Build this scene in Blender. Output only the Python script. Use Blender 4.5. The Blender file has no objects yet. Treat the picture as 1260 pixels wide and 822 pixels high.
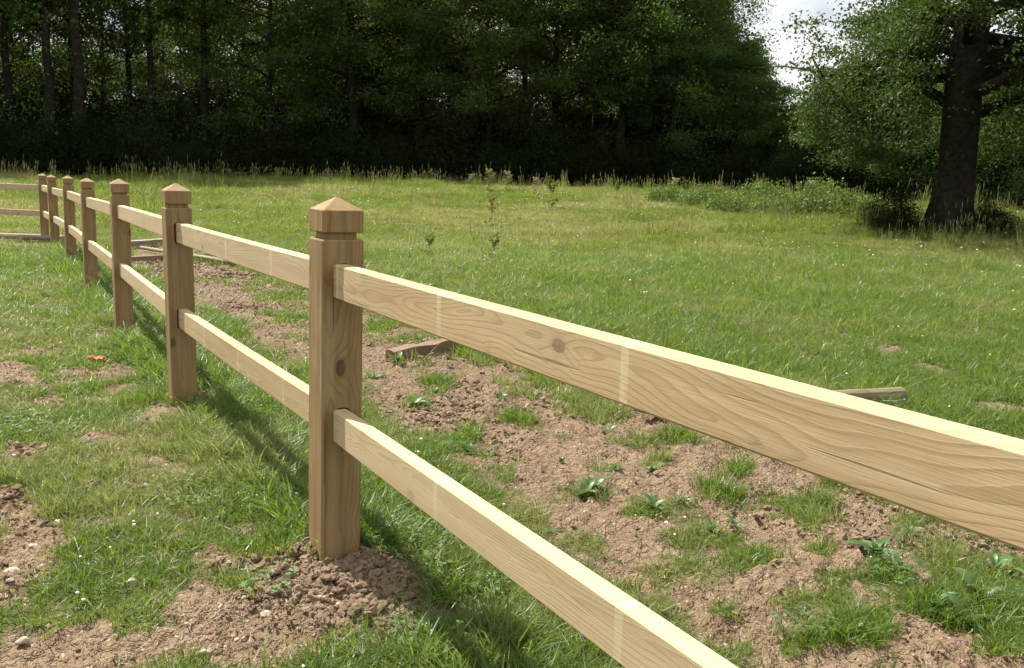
import bpy, bmesh, math, random
import numpy as np
from mathutils import Vector, Matrix

random.seed(7)
RNG = np.random.default_rng(11)
scene = bpy.context.scene
COL = scene.collection

# ------------------------------------------------------------------ camera
F = 1130.0
W0, H0 = 1260.0, 822.0
PITCH = math.atan((411 - 212) / F)
ROLL = math.radians(2.0)
CAM = np.array([0.0, 0.0, 1.41])
_f = np.array([0, math.cos(PITCH), -math.sin(PITCH)])
_u = np.array([0, math.sin(PITCH), math.cos(PITCH)])
_x = np.array([1.0, 0, 0])
CX = _x * math.cos(ROLL) + _u * math.sin(ROLL)
CU = -_x * math.sin(ROLL) + _u * math.cos(ROLL)
CF = _f
cam_data = bpy.data.cameras.new("camera")
cam = bpy.data.objects.new("camera", cam_data)
COL.objects.link(cam)
cam_data.sensor_fit = 'HORIZONTAL'
cam_data.sensor_width = 36.0
cam_data.lens = 36.0 * F / W0
cam_data.clip_start = 0.02
cam_data.clip_end = 3000
cam.matrix_world = Matrix(((CX[0], CU[0], -CF[0], CAM[0]), (CX[1], CU[1], -CF[1], CAM[1]),
                           (CX[2], CU[2], -CF[2], CAM[2]), (0, 0, 0, 1)))
scene.camera = cam

# ------------------------------------------------------------------ sky and sun
SUN_AZ = math.radians(-48)      # left of straight ahead
SUN_EL = math.radians(55)
world = bpy.data.worlds.new("World")
scene.world = world
world.use_nodes = True
nt = world.node_tree
nt.nodes.clear()
out = nt.nodes.new('ShaderNodeOutputWorld')
bg = nt.nodes.new('ShaderNodeBackground')
sky = nt.nodes.new('ShaderNodeTexSky')
sky.sky_type = 'NISHITA'
sky.sun_disc = False
sky.sun_elevation = SUN_EL
sky.sun_rotation = SUN_AZ % (2 * math.pi)
tc = nt.nodes.new('ShaderNodeTexCoord')
mp = nt.nodes.new('ShaderNodeMapping')
mp.inputs['Location'].default_value = (0.35, 0.1, 0.0)
mp.inputs['Scale'].default_value = (1.0, 1.0, 2.2)
nz = nt.nodes.new('ShaderNodeTexNoise')
nz.inputs['Scale'].default_value = 2.4
nz.inputs['Detail'].default_value = 7
nz.inputs['Roughness'].default_value = 0.55
cr = nt.nodes.new('ShaderNodeValToRGB')
cr.color_ramp.elements[0].position = 0.30
cr.color_ramp.elements[1].position = 0.44
mx = nt.nodes.new('ShaderNodeMix')
mx.data_type = 'RGBA'
mx.inputs['B'].default_value = (10.5, 10.6, 10.8, 1)
nt.links.new(tc.outputs['Generated'], mp.inputs['Vector'])
nt.links.new(mp.outputs[0], nz.inputs['Vector'])
nt.links.new(nz.outputs['Fac'], cr.inputs['Fac'])
nt.links.new(cr.outputs['Color'], mx.inputs['Factor'])
nt.links.new(sky.outputs[0], mx.inputs['A'])
nt.links.new(mx.outputs['Result'], bg.inputs['Color'])
bg.inputs['Strength'].default_value = 0.05
nt.links.new(bg.outputs[0], out.inputs['Surface'])

sun_d = bpy.data.lights.new("sun", 'SUN')
sun_d.energy = 5.0
sun_d.angle = math.radians(0.53)
sun_d.color = (1.0, 0.95, 0.87)
sun = bpy.data.objects.new("sun", sun_d)
COL.objects.link(sun)
SUND = Vector((math.sin(SUN_AZ) * math.cos(SUN_EL), math.cos(SUN_AZ) * math.cos(SUN_EL), math.sin(SUN_EL)))
sun.rotation_euler = SUND.to_track_quat('Z', 'Y').to_euler()
sun.location = (0, 0, 30)

scene.view_settings.view_transform = 'Standard'
scene.view_settings.look = 'None'
scene.view_settings.gamma = 1.0
scene.view_settings.use_curve_mapping = False
scene.view_settings.exposure = 1.05
scene.cycles.max_bounces = 4
scene.cycles.diffuse_bounces = 2
scene.cycles.transmission_bounces = 4
scene.cycles.transparent_max_bounces = 4
scene.cycles.use_denoising = True
scene.cycles.use_adaptive_sampling = True
scene.cycles.adaptive_threshold = 0.02
scene.cycles.use_light_tree = False


# ------------------------------------------------------------------ helpers
def hash2(ix, iy, seed):
    h = (ix.astype(np.int64) * 374761393 + iy.astype(np.int64) * 668265263 + seed * 974711) & 0x7fffffff
    h = ((h ^ (h >> 13)) * 1274126177) & 0x7fffffff
    h = h ^ (h >> 16)
    return (h & 0xffffff) / float(0xffffff)


def vnoise(x, y, seed=0):
    ix = np.floor(x); iy = np.floor(y)
    fx = x - ix; fy = y - iy
    fx = fx * fx * (3 - 2 * fx); fy = fy * fy * (3 - 2 * fy)
    a = hash2(ix, iy, seed); b = hash2(ix + 1, iy, seed)
    c = hash2(ix, iy + 1, seed); d = hash2(ix + 1, iy + 1, seed)
    return (a * (1 - fx) + b * fx) * (1 - fy) + (c * (1 - fx) + d * fx) * fy


def fbm(x, y, scale, octv=4, seed=0, gain=0.5):
    s = 0; a = 1.0; t = 0
    for o in range(octv):
        s = s + a * vnoise(x * scale + 17.3 * o, y * scale - 9.1 * o, seed + o)
        t += a; a *= gain; scale *= 2.03
    return s / t


def sstep(a, b, v):
    t = np.clip((v - a) / (b - a), 0, 1)
    return t * t * (3 - 2 * t)


def ray(px, py):
    return CF + CX * (px - W0 / 2) / F - CU * (py - H0 / 2) / F


# terrain: thin-plate spline through known ground heights
def at_depth(px, py, dist):
    d = ray(px, py)
    return CAM + d * dist / math.hypot(d[0], d[1])


CTRL = []
POST_PX = [((414.5, 242), (411, 697)), ((225.1, 225.4), (225.5, 500)), ((146.7, 219.7), (152.8, 407)),
           ((108.9, 218.7), (112.5, 356.5)), ((83.2, 215.9), (88, 326)), ((66, 214.9), (68.5, 307)),
           ((53.3, 213.3), (55.5, 297))]
POST_H = 1.30
posts = []
for t, b in POST_PX:
    dt, db = ray(*t), ray(*b)
    A = np.stack([dt, -db], 1)
    s = np.linalg.lstsq(A, np.array([0, 0, POST_H]), rcond=None)[0]
    posts.append(CAM + s[1] * db)
dirv = posts[0] - posts[1]
dirv = dirv / np.linalg.norm(dirv[:2])
post_near = posts[0] + np.array([3.0 * math.sin(math.radians(29.6)), -3.0 * math.cos(math.radians(29.6)), 0.05])
post_far = posts[6] + np.array([-3.0, 0.05, 0.02])
for p in posts:
    CTRL.append(tuple(p))
CTRL += [tuple(post_near), tuple(post_far), (-2.5, 1.5, 0.02), (-3, 4, 0.0), (2.5, 3, 0.0), (2, 0, 0.0), (-3, -4, 0.0), (5, -6, 0.0),
         (4, 7, 0.03), (-8, 8, -0.08), (-25, 15, -0.1), (20, 5, 0.1), (0, 12, 0.02), (-60, -10, 0), (60, -10, 0.3), (0, -60, 0)]
for px, py, d in [(1165, 284, 25), (1260, 300, 23), (900, 238, 50), (250, 219, 52), (600, 226, 52), (20, 216, 52), (1050, 262, 33), (700, 300, 20),
                  (1250, 262, 42)]:
    CTRL.append(tuple(at_depth(px, py, d)))
CTRL += [(-60, 90, 0.9), (0, 100, 1.0), (70, 90, 1.1), (250, 250, 2), (-250, 250, 2), (-300, -300, 0), (300, -300, 0), (0, 400, 2)]
CT = np.array(CTRL)


def tps_k(r2):
    return 0.5 * r2 * np.log(r2 + 1e-9)


_n = len(CT)
_K = tps_k(((CT[:, None, :2] - CT[None, :, :2]) ** 2).sum(-1)) + np.eye(_n) * 0.6
_P = np.hstack([np.ones((_n, 1)), CT[:, :2]])
_L = np.block([[_K, _P], [_P.T, np.zeros((3, 3))]])
_Wt = np.linalg.solve(_L, np.concatenate([CT[:, 2], np.zeros(3)]))


def h_base(x, y):
    x = np.asarray(x, float); y = np.asarray(y, float)
    sh = x.shape
    x = x.ravel(); y = y.ravel()
    o = np.zeros_like(x)
    for i in range(0, len(x), 60000):
        xx, yy = x[i:i + 60000], y[i:i + 60000]
        r2 = (xx[:, None] - CT[None, :, 0]) ** 2 + (yy[:, None] - CT[None, :, 1]) ** 2
        o[i:i + 60000] = tps_k(r2) @ _Wt[:_n] + _Wt[_n] + _Wt[_n + 1] * xx + _Wt[_n + 2] * yy
    return o.reshape(sh)


def ground_pt(px, py):
    d = ray(px, py)
    if d[2] > -0.004:
        d = d.copy(); d[2] = -0.004
    z = 0.0
    for _ in range(25):
        t = min((z - CAM[2]) / d[2], 120)
        p = CAM + d * t
        z = 0.5 * z + 0.5 * float(h_base(p[0], p[1]))
    return np.array([p[0], p[1], float(h_base(p[0], p[1]))])


# ---- where the soil is bare and where grass grows (world polygons from the picture)
def wpoly(pts):
    return np.array([ground_pt(*q)[:2] for q in pts])


def poly_sd(poly, x, y):
    """signed distance, positive inside"""
    n = len(poly); inside = np.zeros(x.shape, bool); dmin = np.full(x.shape, 1e9)
    for i in range(n):
        a = poly[i]; b = poly[(i + 1) % n]
        ab = b - a
        t = np.clip(((x - a[0]) * ab[0] + (y - a[1]) * ab[1]) / (ab @ ab + 1e-12), 0, 1)
        dmin = np.minimum(dmin, np.hypot(x - a[0] - t * ab[0], y - a[1] - t * ab[1]))
        cond = ((a[1] > y) != (b[1] > y)) & (x < (b[0] - a[0]) * (y - a[1]) / (b[1] - a[1] + 1e-12) + a[0])
        inside ^= cond
    return np.where(inside, dmin, -dmin)


STRIP = wpoly([(150, 316), (235, 320), (330, 343), (390, 362), (450, 380), (520, 402), (600, 428), (700, 462), (800, 500),
               (900, 540), (1000, 582), (1100, 618), (1260, 672), (1400, 730), (1400, 980), (960, 980), (900, 822), (800, 735), (720, 680), (640, 612),
               (560, 552), (450, 492), (380, 446), (300, 408), (240, 376), (190, 338)])
# (px,py, half width px, half height px) bare patches
BARE = [(800, 522, 40, 9), (230, 313, 95, 11), (120, 812, 190, 42), (330, 775, 150, 55), (385, 715, 75, 45), (-20, 640, 75, 60), (30, 560, 40, 14), (440, 735, 105, 48), (350, 770, 100, 42), (300, 800, 90, 30), (60, 795, 130, 45), (-10, 645, 45, 55), (20, 730, 30, 30),
        (0, 460, 50, 22), (60, 490, 35, 12), (205, 507, 58, 14), (255, 492, 22, 10), (150, 411, 36, 8), (290, 530, 30, 7),
        (165, 600, 18, 7), (40, 435, 40, 8), (310, 655, 40, 16), (235, 640, 22, 9), (110, 360, 20, 5), (130, 540, 30, 6), (260, 690, 30, 12),
        (1240, 505, 40, 9), (1150, 455, 25, 6), (1090, 430, 25, 5), (985, 440, 20, 4), (1180, 575, 60, 12), (1000, 530, 60, 7),
        (300, 330, 40, 5), (420, 380, 30, 6), (45, 300, 40, 4)]
# tufts of grass growing back through the bare strip
GREEN = [(590, 440, 40, 9), (660, 468, 40, 10), (720, 495, 40, 12), (742, 512, 25, 12), (560, 545, 30, 10), (575, 538, 14, 8), (510, 497, 26, 9),
         (620, 582, 16, 9), (690, 605, 20, 8), (745, 580, 30, 10), (800, 575, 34, 16), (725, 606, 25, 11), (790, 632, 18, 9),
         (880, 610, 26, 18), (870, 660, 28, 14), (990, 630, 34, 20), (925, 690, 34, 16), (1000, 675, 26, 10), (1030, 715, 16, 7), (1080, 690, 26, 14),
         (1170, 690, 70, 32), (1130, 730, 50, 20), (1220, 740, 40, 25), (1050, 765, 38, 13), (975, 790, 10, 10), (905, 580, 20, 10), (1010, 610, 18, 6),
         (1120, 640, 30, 9), (340, 352, 25, 4), (350, 368, 30, 6), (370, 395, 28, 8), (470, 405, 18, 7), (500, 420, 22, 9), (540, 470, 25, 6),
         (640, 515, 20, 6), (830, 545, 20, 6), (1240, 790, 30, 14), (760, 690, 12, 6), (820, 720, 10, 5), (890, 750, 14, 5), (450, 466, 18, 3)]


def blobs_w(lst):
    o = []
    for px, py, rx, ry in lst:
        c = ground_pt(px, py)
        a = np.linalg.norm(ground_pt(px + rx, py)[:2] - c[:2])
        b = 0.5 * np.linalg.norm(ground_pt(px, py + ry)[:2] - ground_pt(px, py - ry)[:2])
        az = math.atan2(c[0], c[1])
        o.append((c[0], c[1], a, max(b, 0.03), az))
    return o


BARE_W, GREEN_W = blobs_w(BARE), blobs_w(GREEN)


def blob_field(lst, x, y):
    o = np.full(x.shape, -9.0)
    for cx, cy, a, b, az in lst:
        dx, dy = x - cx, y - cy
        lat = dx * math.cos(az) - dy * math.sin(az)
        dep = dx * math.sin(az) + dy * math.cos(az)
        o = np.maximum(o, 1 - np.sqrt((lat / a) ** 2 + (dep / b) ** 2))
    return o


def grassness(x, y):
    n1 = fbm(x, y, 2.2, 4, 3) - 0.5
    n2 = fbm(x, y, 9.0, 3, 21) - 0.5
    r = np.hypot(x, y)
    bare = sstep(-0.18, 0.22, poly_sd(STRIP, x, y) + 0.7 * n1 + 0.35 * n2)
    bb = sstep(-0.15, 0.45, blob_field(BARE_W, x, y) + 1.3 * n1 + 0.8 * n2)
    bare = np.maximum(bare, bb)
    gg = sstep(-0.1, 0.5, blob_field(GREEN_W, x, y) + 1.5 * n1 + 2.2 * n2)
    gg = np.maximum(gg, 0.7 * sstep(0.13, 0.2, fbm(x, y, 4.2, 3, 31) - 0.5))
    # worn left side: scattered thin spots
    left = fence_side(x, y) < -0.15
    worn = sstep(0.0, 0.2, n1 * 1.0 + 0.6 * n2) * np.where(left, 0.85, 0.25) * sstep(16, 6, r)
    g = np.maximum(1 - np.maximum(bare, worn), gg * 0.95)
    return np.clip(g, 0, 1)


FX = np.array([p[0] for p in posts][::-1]); FY = np.array([p[1] for p in posts][::-1])
_fd = (posts[6] - posts[0])[:2]; _fd = _fd / np.linalg.norm(_fd)
_fr = np.array([_fd[1], -_fd[0]])


def fence_side(x, y):
    """metres to the right (+) of the fence line"""
    return (x - posts[0][0]) * _fr[0] + (y - posts[0][1]) * _fr[1]


def h_full(x, y, g=None):
    x = np.asarray(x, float); y = np.asarray(y, float)
    z = h_base(x, y)
    r = np.hypot(x, y)
    for i, p in enumerate(posts[:4] + [post_near]):
        d = np.hypot((x - p[0]) / 1.15, y - p[1])
        amp = [0.075, 0.04, 0.03, 0.02, 0.03][i]
        z = z + amp * np.exp(-(d / 0.30) ** 2)
    if g is None:
        g = grassness(x, y)
    near = sstep(14, 4, r)
    lumps = (fbm(x, y, 5.0, 3, 40) - 0.5) * 0.06 + (fbm(x, y, 24.0, 3, 50, 0.65) - 0.5) * 0.05
    z = z + (1 - g) * lumps * (0.35 + 0.65 * near) * 1.5
    z = z + (fbm(x, y, 0.8, 3, 60) - 0.5) * 0.07
    z = z + sstep(18, 40, r) * (fbm(x, y, 0.16, 3, 66) - 0.5) * 0.25
    return z


# ------------------------------------------------------------------ materials
def new_mat(name):
    m = bpy.data.materials.new(name)
    m.use_nodes = True
    m.node_tree.nodes.clear()
    return m, m.node_tree


class NB:
    """tiny node builder"""
    def __init__(s, nt): s.nt = nt
    def n(s, t, **kw):
        o = s.nt.nodes.new(t)
        for k, v in kw.items(): setattr(o, k, v)
        return o
    def l(s, a, b): s.nt.links.new(a, b)
    def setin(s, sock, v):
        if hasattr(v, 'is_linked') or hasattr(v, 'links'): s.l(v, sock)
        else: sock.default_value = v
    def m(s, op, a, b=None, c=None):
        o = s.n('ShaderNodeMath', operation=op)
        s.setin(o.inputs[0], a)
        if b is not None: s.setin(o.inputs[1], b)
        if c is not None: s.setin(o.inputs[2], c)
        return o.outputs[0]
    def vm(s, op, a, b=None):
        o = s.n('ShaderNodeVectorMath', operation=op)
        s.setin(o.inputs[0], a)
        if b is not None: s.setin(o.inputs[1], b)
        return o.outputs[0]
    def noise(s, vec, scale, detail=3, rough=0.5, out=0):
        o = s.n('ShaderNodeTexNoise')
        if vec is not None: s.l(vec, o.inputs['Vector'])
        o.inputs['Scale'].default_value = scale
        o.inputs['Detail'].default_value = detail
        o.inputs['Roughness'].default_value = rough
        return o.outputs[out]
    def ramp(s, f, stops):
        o = s.n('ShaderNodeValToRGB')
        e = o.color_ramp.elements
        while len(e) < len(stops): e.new(0.5)
        for i, (p, c) in enumerate(stops):
            e[i].position = p; e[i].color = tuple(c) + (1,) if len(c) == 3 else c
        s.l(f, o.inputs['Fac'])
        return o.outputs['Color']
    def mix(s, f, a, b, blend='MIX'):
        o = s.n('ShaderNodeMix', data_type='RGBA', blend_type=blend)
        s.setin(o.inputs['Factor'], f)
        s.setin(o.inputs['A'], a if hasattr(a, 'links') else tuple(a) + (1,))
        s.setin(o.inputs['B'], b if hasattr(b, 'links') else tuple(b) + (1,))
        return o.outputs['Result']
    def mr(s, v, a, b, c=0.0, d=1.0, smooth=True):
        o = s.n('ShaderNodeMapRange')
        if smooth: o.interpolation_type = 'SMOOTHSTEP'
        s.l(v, o.inputs['Value'])
        for k, q in zip(('From Min', 'From Max', 'To Min', 'To Max'), (a, b, c, d)): o.inputs[k].default_value = q
        return o.outputs['Result']
    def bump(s, h, strength, dist):
        o = s.n('ShaderNodeBump')
        o.inputs['Strength'].default_value = strength
        o.inputs['Distance'].default_value = dist
        s.l(h, o.inputs['Height'])
        return o.outputs[0]
    def principled(s, col, rough=0.8, normal=None, spec=0.3):
        o = s.n('ShaderNodeBsdfPrincipled')
        s.setin(o.inputs['Base Color'], col if hasattr(col, 'links') else tuple(col) + (1,))
        s.setin(o.inputs['Roughness'], rough)
        o.inputs['Specular IOR Level'].default_value = spec
        if normal is not None: s.l(normal, o.inputs['Normal'])
        return o.outputs[0]
    def out(s, sh):
        o = s.n('ShaderNodeOutputMaterial'); s.l(sh, o.inputs['Surface'])


def wood_mat(name, axis, early, late, knotcol, stripes=False, weather=0.25, wander=1.0):
    """sawn softwood: growth rings round a wandering pith, knots, fibre streaks"""
    m, nt = new_mat(name); b = NB(nt)
    tco = b.n('ShaderNodeTexCoord').outputs['Object']
    oi = b.n('ShaderNodeObjectInfo')
    sep = b.n('ShaderNodeSeparateXYZ'); b.l(tco, sep.inputs[0])
    X, Y, Z = sep.outputs
    if axis == 'Z': X, Y, Z = Z, X, Y
    rnd = oi.outputs['Random']
    off = b.m('MULTIPLY', rnd, 37.0)
    def vec(x, y, z):
        c = b.n('ShaderNodeCombineXYZ')
        for i, q in enumerate((x, y, z)): b.setin(c.inputs[i], q)
        return c.outputs[0]
    lowv = vec(b.m('ADD', b.m('MULTIPLY', X, 0.9), off), b.m('MULTIPLY', Y, 2.0), b.m('MULTIPLY', Z, 2.0))
    nc = b.n('ShaderNodeTexNoise'); nc.inputs['Scale'].default_value = 1.0; nc.inputs['Detail'].default_value = 2.5
    b.l(lowv, nc.inputs['Vector'])
    ns = b.n('ShaderNodeSeparateColor'); b.l(nc.outputs['Color'], ns.inputs[0])
    # knots
    kv = vec(b.m('ADD', b.m('MULTIPLY', X, 4.2), off), b.m('ADD', b.m('MULTIPLY', Y, 7.0), off), b.m('MULTIPLY', Z, 7.0))
    vo = b.n('ShaderNodeTexVoronoi'); vo.inputs['Scale'].default_value = 1.0; b.l(kv, vo.inputs['Vector'])
    kc = b.n('ShaderNodeSeparateColor'); b.l(vo.outputs['Color'], kc.inputs[0])
    kd = b.m('ADD', vo.outputs['Distance'], b.m('MULTIPLY', b.m('GREATER_THAN', kc.outputs[0], 0.42), 9.0))
    kbend = b.m('POWER', 2.718, b.m('MULTIPLY', b.m('POWER', b.m('DIVIDE', kd, 0.27), 2.0), -1.0))
    y0 = b.m('ADD', b.m('MULTIPLY', b.m('SUBTRACT', ns.outputs[0], 0.5), 0.22 * wander), b.m('MULTIPLY', b.m('SUBTRACT', b.m('FRACT', b.m('MULTIPLY', off, 3.7)), 0.5), 0.07))
    z0 = b.m('ADD', b.m('MULTIPLY', b.m('SUBTRACT', ns.outputs[1], 0.5), 0.20 * wander), b.m('MULTIPLY', b.m('SUBTRACT', b.m('FRACT', b.m('MULTIPLY', off, 7.3)), 0.5), 0.12))
    r = b.m('SQRT', b.m('ADD', b.m('POWER', b.m('ADD', Y, y0), 2.0), b.m('POWER', b.m('ADD', Z, z0), 2.0)))
    fine = b.noise(vec(b.m('MULTIPLY', X, 3.0), b.m('MULTIPLY', Y, 22.0), b.m('ADD', b.m('MULTIPLY', Z, 22.0), off)), 1.0, 3)
    r = b.m('ADD', r, b.m('MULTIPLY', fine, 0.010))
    r = b.m('ADD', r, b.m('MULTIPLY', kbend, 0.020))
    wid = b.m('ADD', b.m('MULTIPLY', ns.outputs[2], 30.0), 105.0)
    ph = b.m('FRACT', b.m('MULTIPLY', r, wid))
    ring = b.ramp(ph, [(0.0, (0.12,) * 3), (0.55, (0.25,) * 3), (0.86, (1,) * 3), (0.95, (0.85,) * 3), (1.0, (0.12,) * 3)])
    fib = b.noise(vec(b.m('MULTIPLY', X, 9.0), b.m('MULTIPLY', Y, 420.0), b.m('MULTIPLY', Z, 420.0)), 1.0, 2)
    big = b.noise(vec(b.m('ADD', b.m('MULTIPLY', X, 2.2), off), b.m('MULTIPLY', Y, 9.0), b.m('MULTIPLY', Z, 9.0)), 1.0, 4)
    col = b.mix(b.m('MULTIPLY', ring, 0.72), early, late)
    col = b.mix(b.mr(fib, 0.35, 0.75, 0.0, 0.35), col, late)
    col = b.mix(b.mr(big, 0.35, 0.72, 0.0, weather), col, (0.33, 0.25, 0.15))
    col = b.mix(b.mr(big, 0.45, 0.30, 0.0, 0.30), col, (0.47, 0.39, 0.25))
    kn = b.m('ADD', b.mr(kd, 0.135, 0.115, 0.0, 0.75), b.m('MULTIPLY', b.mr(kd, 0.20, 0.135), 0.25))
    col = b.mix(b.m('MULTIPLY', kn, 0.75), col, knotcol)
    # drying checks: thin dark cracks running with the grain, and coarse streaks
    ck = b.noise(vec(b.m('ADD', b.m('MULTIPLY', X, 1.6), off), b.m('MULTIPLY', Y, 75.0), b.m('MULTIPLY', Z, 75.0)), 1.0, 2)
    crack = b.mr(ck, 0.69, 0.725)
    col = b.mix(b.m('MULTIPLY', crack, 0.6), col, tuple(q * 0.25 for q in late))
    sk = b.noise(vec(b.m('ADD', b.m('MULTIPLY', X, 1.1), off), b.m('MULTIPLY', Y, 30.0), b.m('MULTIPLY', Z, 30.0)), 1.0, 3)
    col = b.mix(b.mr(sk, 0.42, 0.70, 0.0, 0.45), col, late)
    # bruises, dirty marks
    mk = b.noise(tco, 5.0, 6, 0.7)
    col = b.mix(b.mr(mk, 0.60, 0.72, 0.0, 0.30), col, (0.14, 0.10, 0.06))
    if stripes:
        oc = b.n('ShaderNodeSeparateColor'); b.l(oi.outputs['Color'], oc.inputs[0])
        sx = b.m('FRACT', b.m('DIVIDE', b.m('SUBTRACT', b.m('ADD', X, b.m('MULTIPLY', fib, 0.004)), b.m('MULTIPLY', oc.outputs[0], 4.0)), b.m('MULTIPLY', oc.outputs[1], 4.0)))
        st = b.m('MULTIPLY', b.m('MULTIPLY', b.m('LESS_THAN', sx, 0.030), b.m('LESS_THAN', X, 1.9)), b.mr(b.noise(tco, 14.0, 3), 0.25, 0.6, 0.15, 0.5))
        col = b.mix(st, col, (0.66, 0.56, 0.36))
        # per-board tint
        col = b.mix(b.m('MULTIPLY', oc.outputs[2], 0.5), col, (0.54, 0.45, 0.30))
    hgt = b.m('ADD', b.m('MULTIPLY', ring, 0.5), b.m('ADD', b.m('MULTIPLY', fib, 0.8), b.m('ADD', b.m('MULTIPLY', kn, -0.6), b.m('MULTIPLY', crack, -1.5))))
    nrm = b.bump(hgt, 0.35, 0.0012)
    b.out(b.principled(col, 0.72, nrm, 0.25))
    return m


M = {}
M['rail'] = wood_mat('rail_wood', 'X', (0.54, 0.405, 0.228), (0.30, 0.185, 0.08), (0.12, 0.065, 0.03), True, 0.35)
M['post'] = wood_mat('post_wood', 'Z', (0.29, 0.188, 0.08), (0.145, 0.083, 0.03), (0.05, 0.028, 0.014), False, 0.3, 0.45)
M['old_wood'] = wood_mat('weathered_wood', 'X', (0.30, 0.25, 0.19), (0.16, 0.12, 0.085), (0.06, 0.045, 0.03), False, 0.1)
M['brown_wood'] = wood_mat('brown_split_wood', 'X', (0.21, 0.14, 0.09), (0.11, 0.068, 0.04), (0.06, 0.04, 0.02), False, 0.1)
M['pole_wood'] = wood_mat('treated_pole_wood', 'X', (0.20, 0.175, 0.095), (0.12, 0.098, 0.05), (0.06, 0.045, 0.03), False, 0.1)


def ground_mat():
    m, nt = new_mat('soil_and_turf'); b = NB(nt)
    pos = b.n('ShaderNodeNewGeometry').outputs['Position']
    g = b.n('ShaderNodeAttribute', attribute_name='grassness').outputs['Fac']
    w = b.n('ShaderNodeAttribute', attribute_name='woodland').outputs['Fac']
    n1 = b.noise(pos, 1.3, 5, 0.6)
    n2 = b.noise(pos, 9.0, 5, 0.65)
    n3 = b.noise(pos, 60.0, 4, 0.6)
    nwarp = b.vm('SCALE', b.noise(pos, 22.0, 2, 0.5, 1)); nwarp.node.inputs['Scale'].default_value = 0.035
    soil = b.ramp(n2, [(0.3, (0.12, 0.08, 0.049)), (0.5, (0.19, 0.132, 0.083)), (0.72, (0.26, 0.19, 0.125))])
    soil = b.mix(b.mr(n1, 0.42, 0.65, 0.0, 0.55), soil, (0.24, 0.175, 0.115))
    soil = b.mix(b.mr(n3, 0.55, 0.72, 0.0, 0.55), soil, (0.12, 0.07, 0.042))
    vo = b.n('ShaderNodeTexVoronoi'); vo.inputs['Scale'].default_value = 70.0; b.l(pos, vo.inputs['Vector'])
    vc = b.n('ShaderNodeSeparateColor'); b.l(vo.outputs['Color'], vc.inputs[0])
    peb = b.m('MULTIPLY', b.m('GREATER_THAN', vc.outputs[0], 0.90), b.m('LESS_THAN', vo.outputs['Distance'], 0.42))
    soil = b.mix(b.m('MULTIPLY', peb, 0.7), soil, (0.44, 0.34, 0.24))
    turf = b.ramp(n2, [(0.3, (0.045, 0.06, 0.018)), (0.55, (0.085, 0.105, 0.03)), (0.75, (0.15, 0.145, 0.055))])
    turf = b.mix(b.mr(n3, 0.4, 0.7, 0.0, 0.5), turf, (0.13, 0.095, 0.05))
    col = b.mix(b.mr(g, 0.25, 0.85), soil, turf)
    litter = b.ramp(n2, [(0.35, (0.025, 0.018, 0.01)), (0.7, (0.06, 0.04, 0.022))])  # leaf litter; its near-black also paints the shade on ground before the trees
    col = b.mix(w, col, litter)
    hh = b.m('ADD', b.m('MULTIPLY', n2, 1.2), b.m('ADD', b.m('MULTIPLY', n3, 0.5), b.m('MULTIPLY', b.m('SUBTRACT', 0.5, vo.outputs['Distance']), b.m('MULTIPLY', peb, 0.5))))
    crumb = 0
    for sc_, am in ((26.0, 1.0), (62.0, 0.6), (140.0, 0.35)):
        v2 = b.n('ShaderNodeTexVoronoi'); v2.inputs['Scale'].default_value = sc_; b.l(b.vm('ADD', pos, nwarp), v2.inputs['Vector'])
        crumb = b.m('ADD', b.m('MULTIPLY', v2.outputs['Distance'], -am), crumb)
    hh = b.m('ADD', hh, b.m('MULTIPLY', crumb, 1.1))
    nrm = b.bump(hh, 1.0, 0.018)
    b.out(b.principled(col, 0.95, nrm, 0.1))
    return m


M['ground'] = ground_mat()


def leaf_mat(name, c1, c2, c3, trans, tw=0.35, inst_tint=False, rough=0.5, spec=0.3, dry=None):
    """leaf: diffuse/gloss plus light coming through; colour varies leaf by leaf"""
    m, nt = new_mat(name); b = NB(nt)
    geo = b.n('ShaderNodeNewGeometry')
    ri = geo.outputs['Random Per Island']
    col = b.ramp(ri, [(0.0, c1), (0.5, c2), (1.0, c3)])
    tcol = b.mix(ri, trans, tuple(q * 0.72 for q in trans))
    if inst_tint:
        at = b.n('ShaderNodeAttribute', attribute_type='INSTANCER', attribute_name='tint').outputs['Fac']
        col = b.mix(b.mr(at, 0.0, 1.0, 0.0, 0.85, False), col, dry)
        tcol = b.mix(b.mr(at, 0.0, 1.0, 0.0, 0.85, False), tcol, tuple(q * 1.25 for q in dry))
        if True:
            oi = b.n('ShaderNodeObjectInfo').outputs['Random']
            col = b.mix(b.mr(oi, 0.0, 1.0, 0.0, 0.5, False), col, tuple(q * 0.5 for q in c1))
    else:
        oi = b.n('ShaderNodeObjectInfo').outputs['Random']
        hs = b.n('ShaderNodeHueSaturation')
        b.l(b.mr(oi, 0, 1, 0.485, 0.512, False), hs.inputs['Hue'])
        b.l(b.mr(b.m('FRACT', b.m('MULTIPLY', oi, 7.7)), 0, 1, 0.75, 1.2, False), hs.inputs['Value'])
        b.l(col, hs.inputs['Color']); col = hs.outputs[0]
    p = b.principled(col, rough, None, spec)
    t = b.n('ShaderNodeBsdfTranslucent'); b.setin(t.inputs['Color'], tcol)
    ms = b.n('ShaderNodeMixShader'); ms.inputs[0].default_value = tw
    b.l(p, ms.inputs[1]); b.l(t.outputs[0], ms.inputs[2])
    b.out(ms.outputs[0])
    return m


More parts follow.
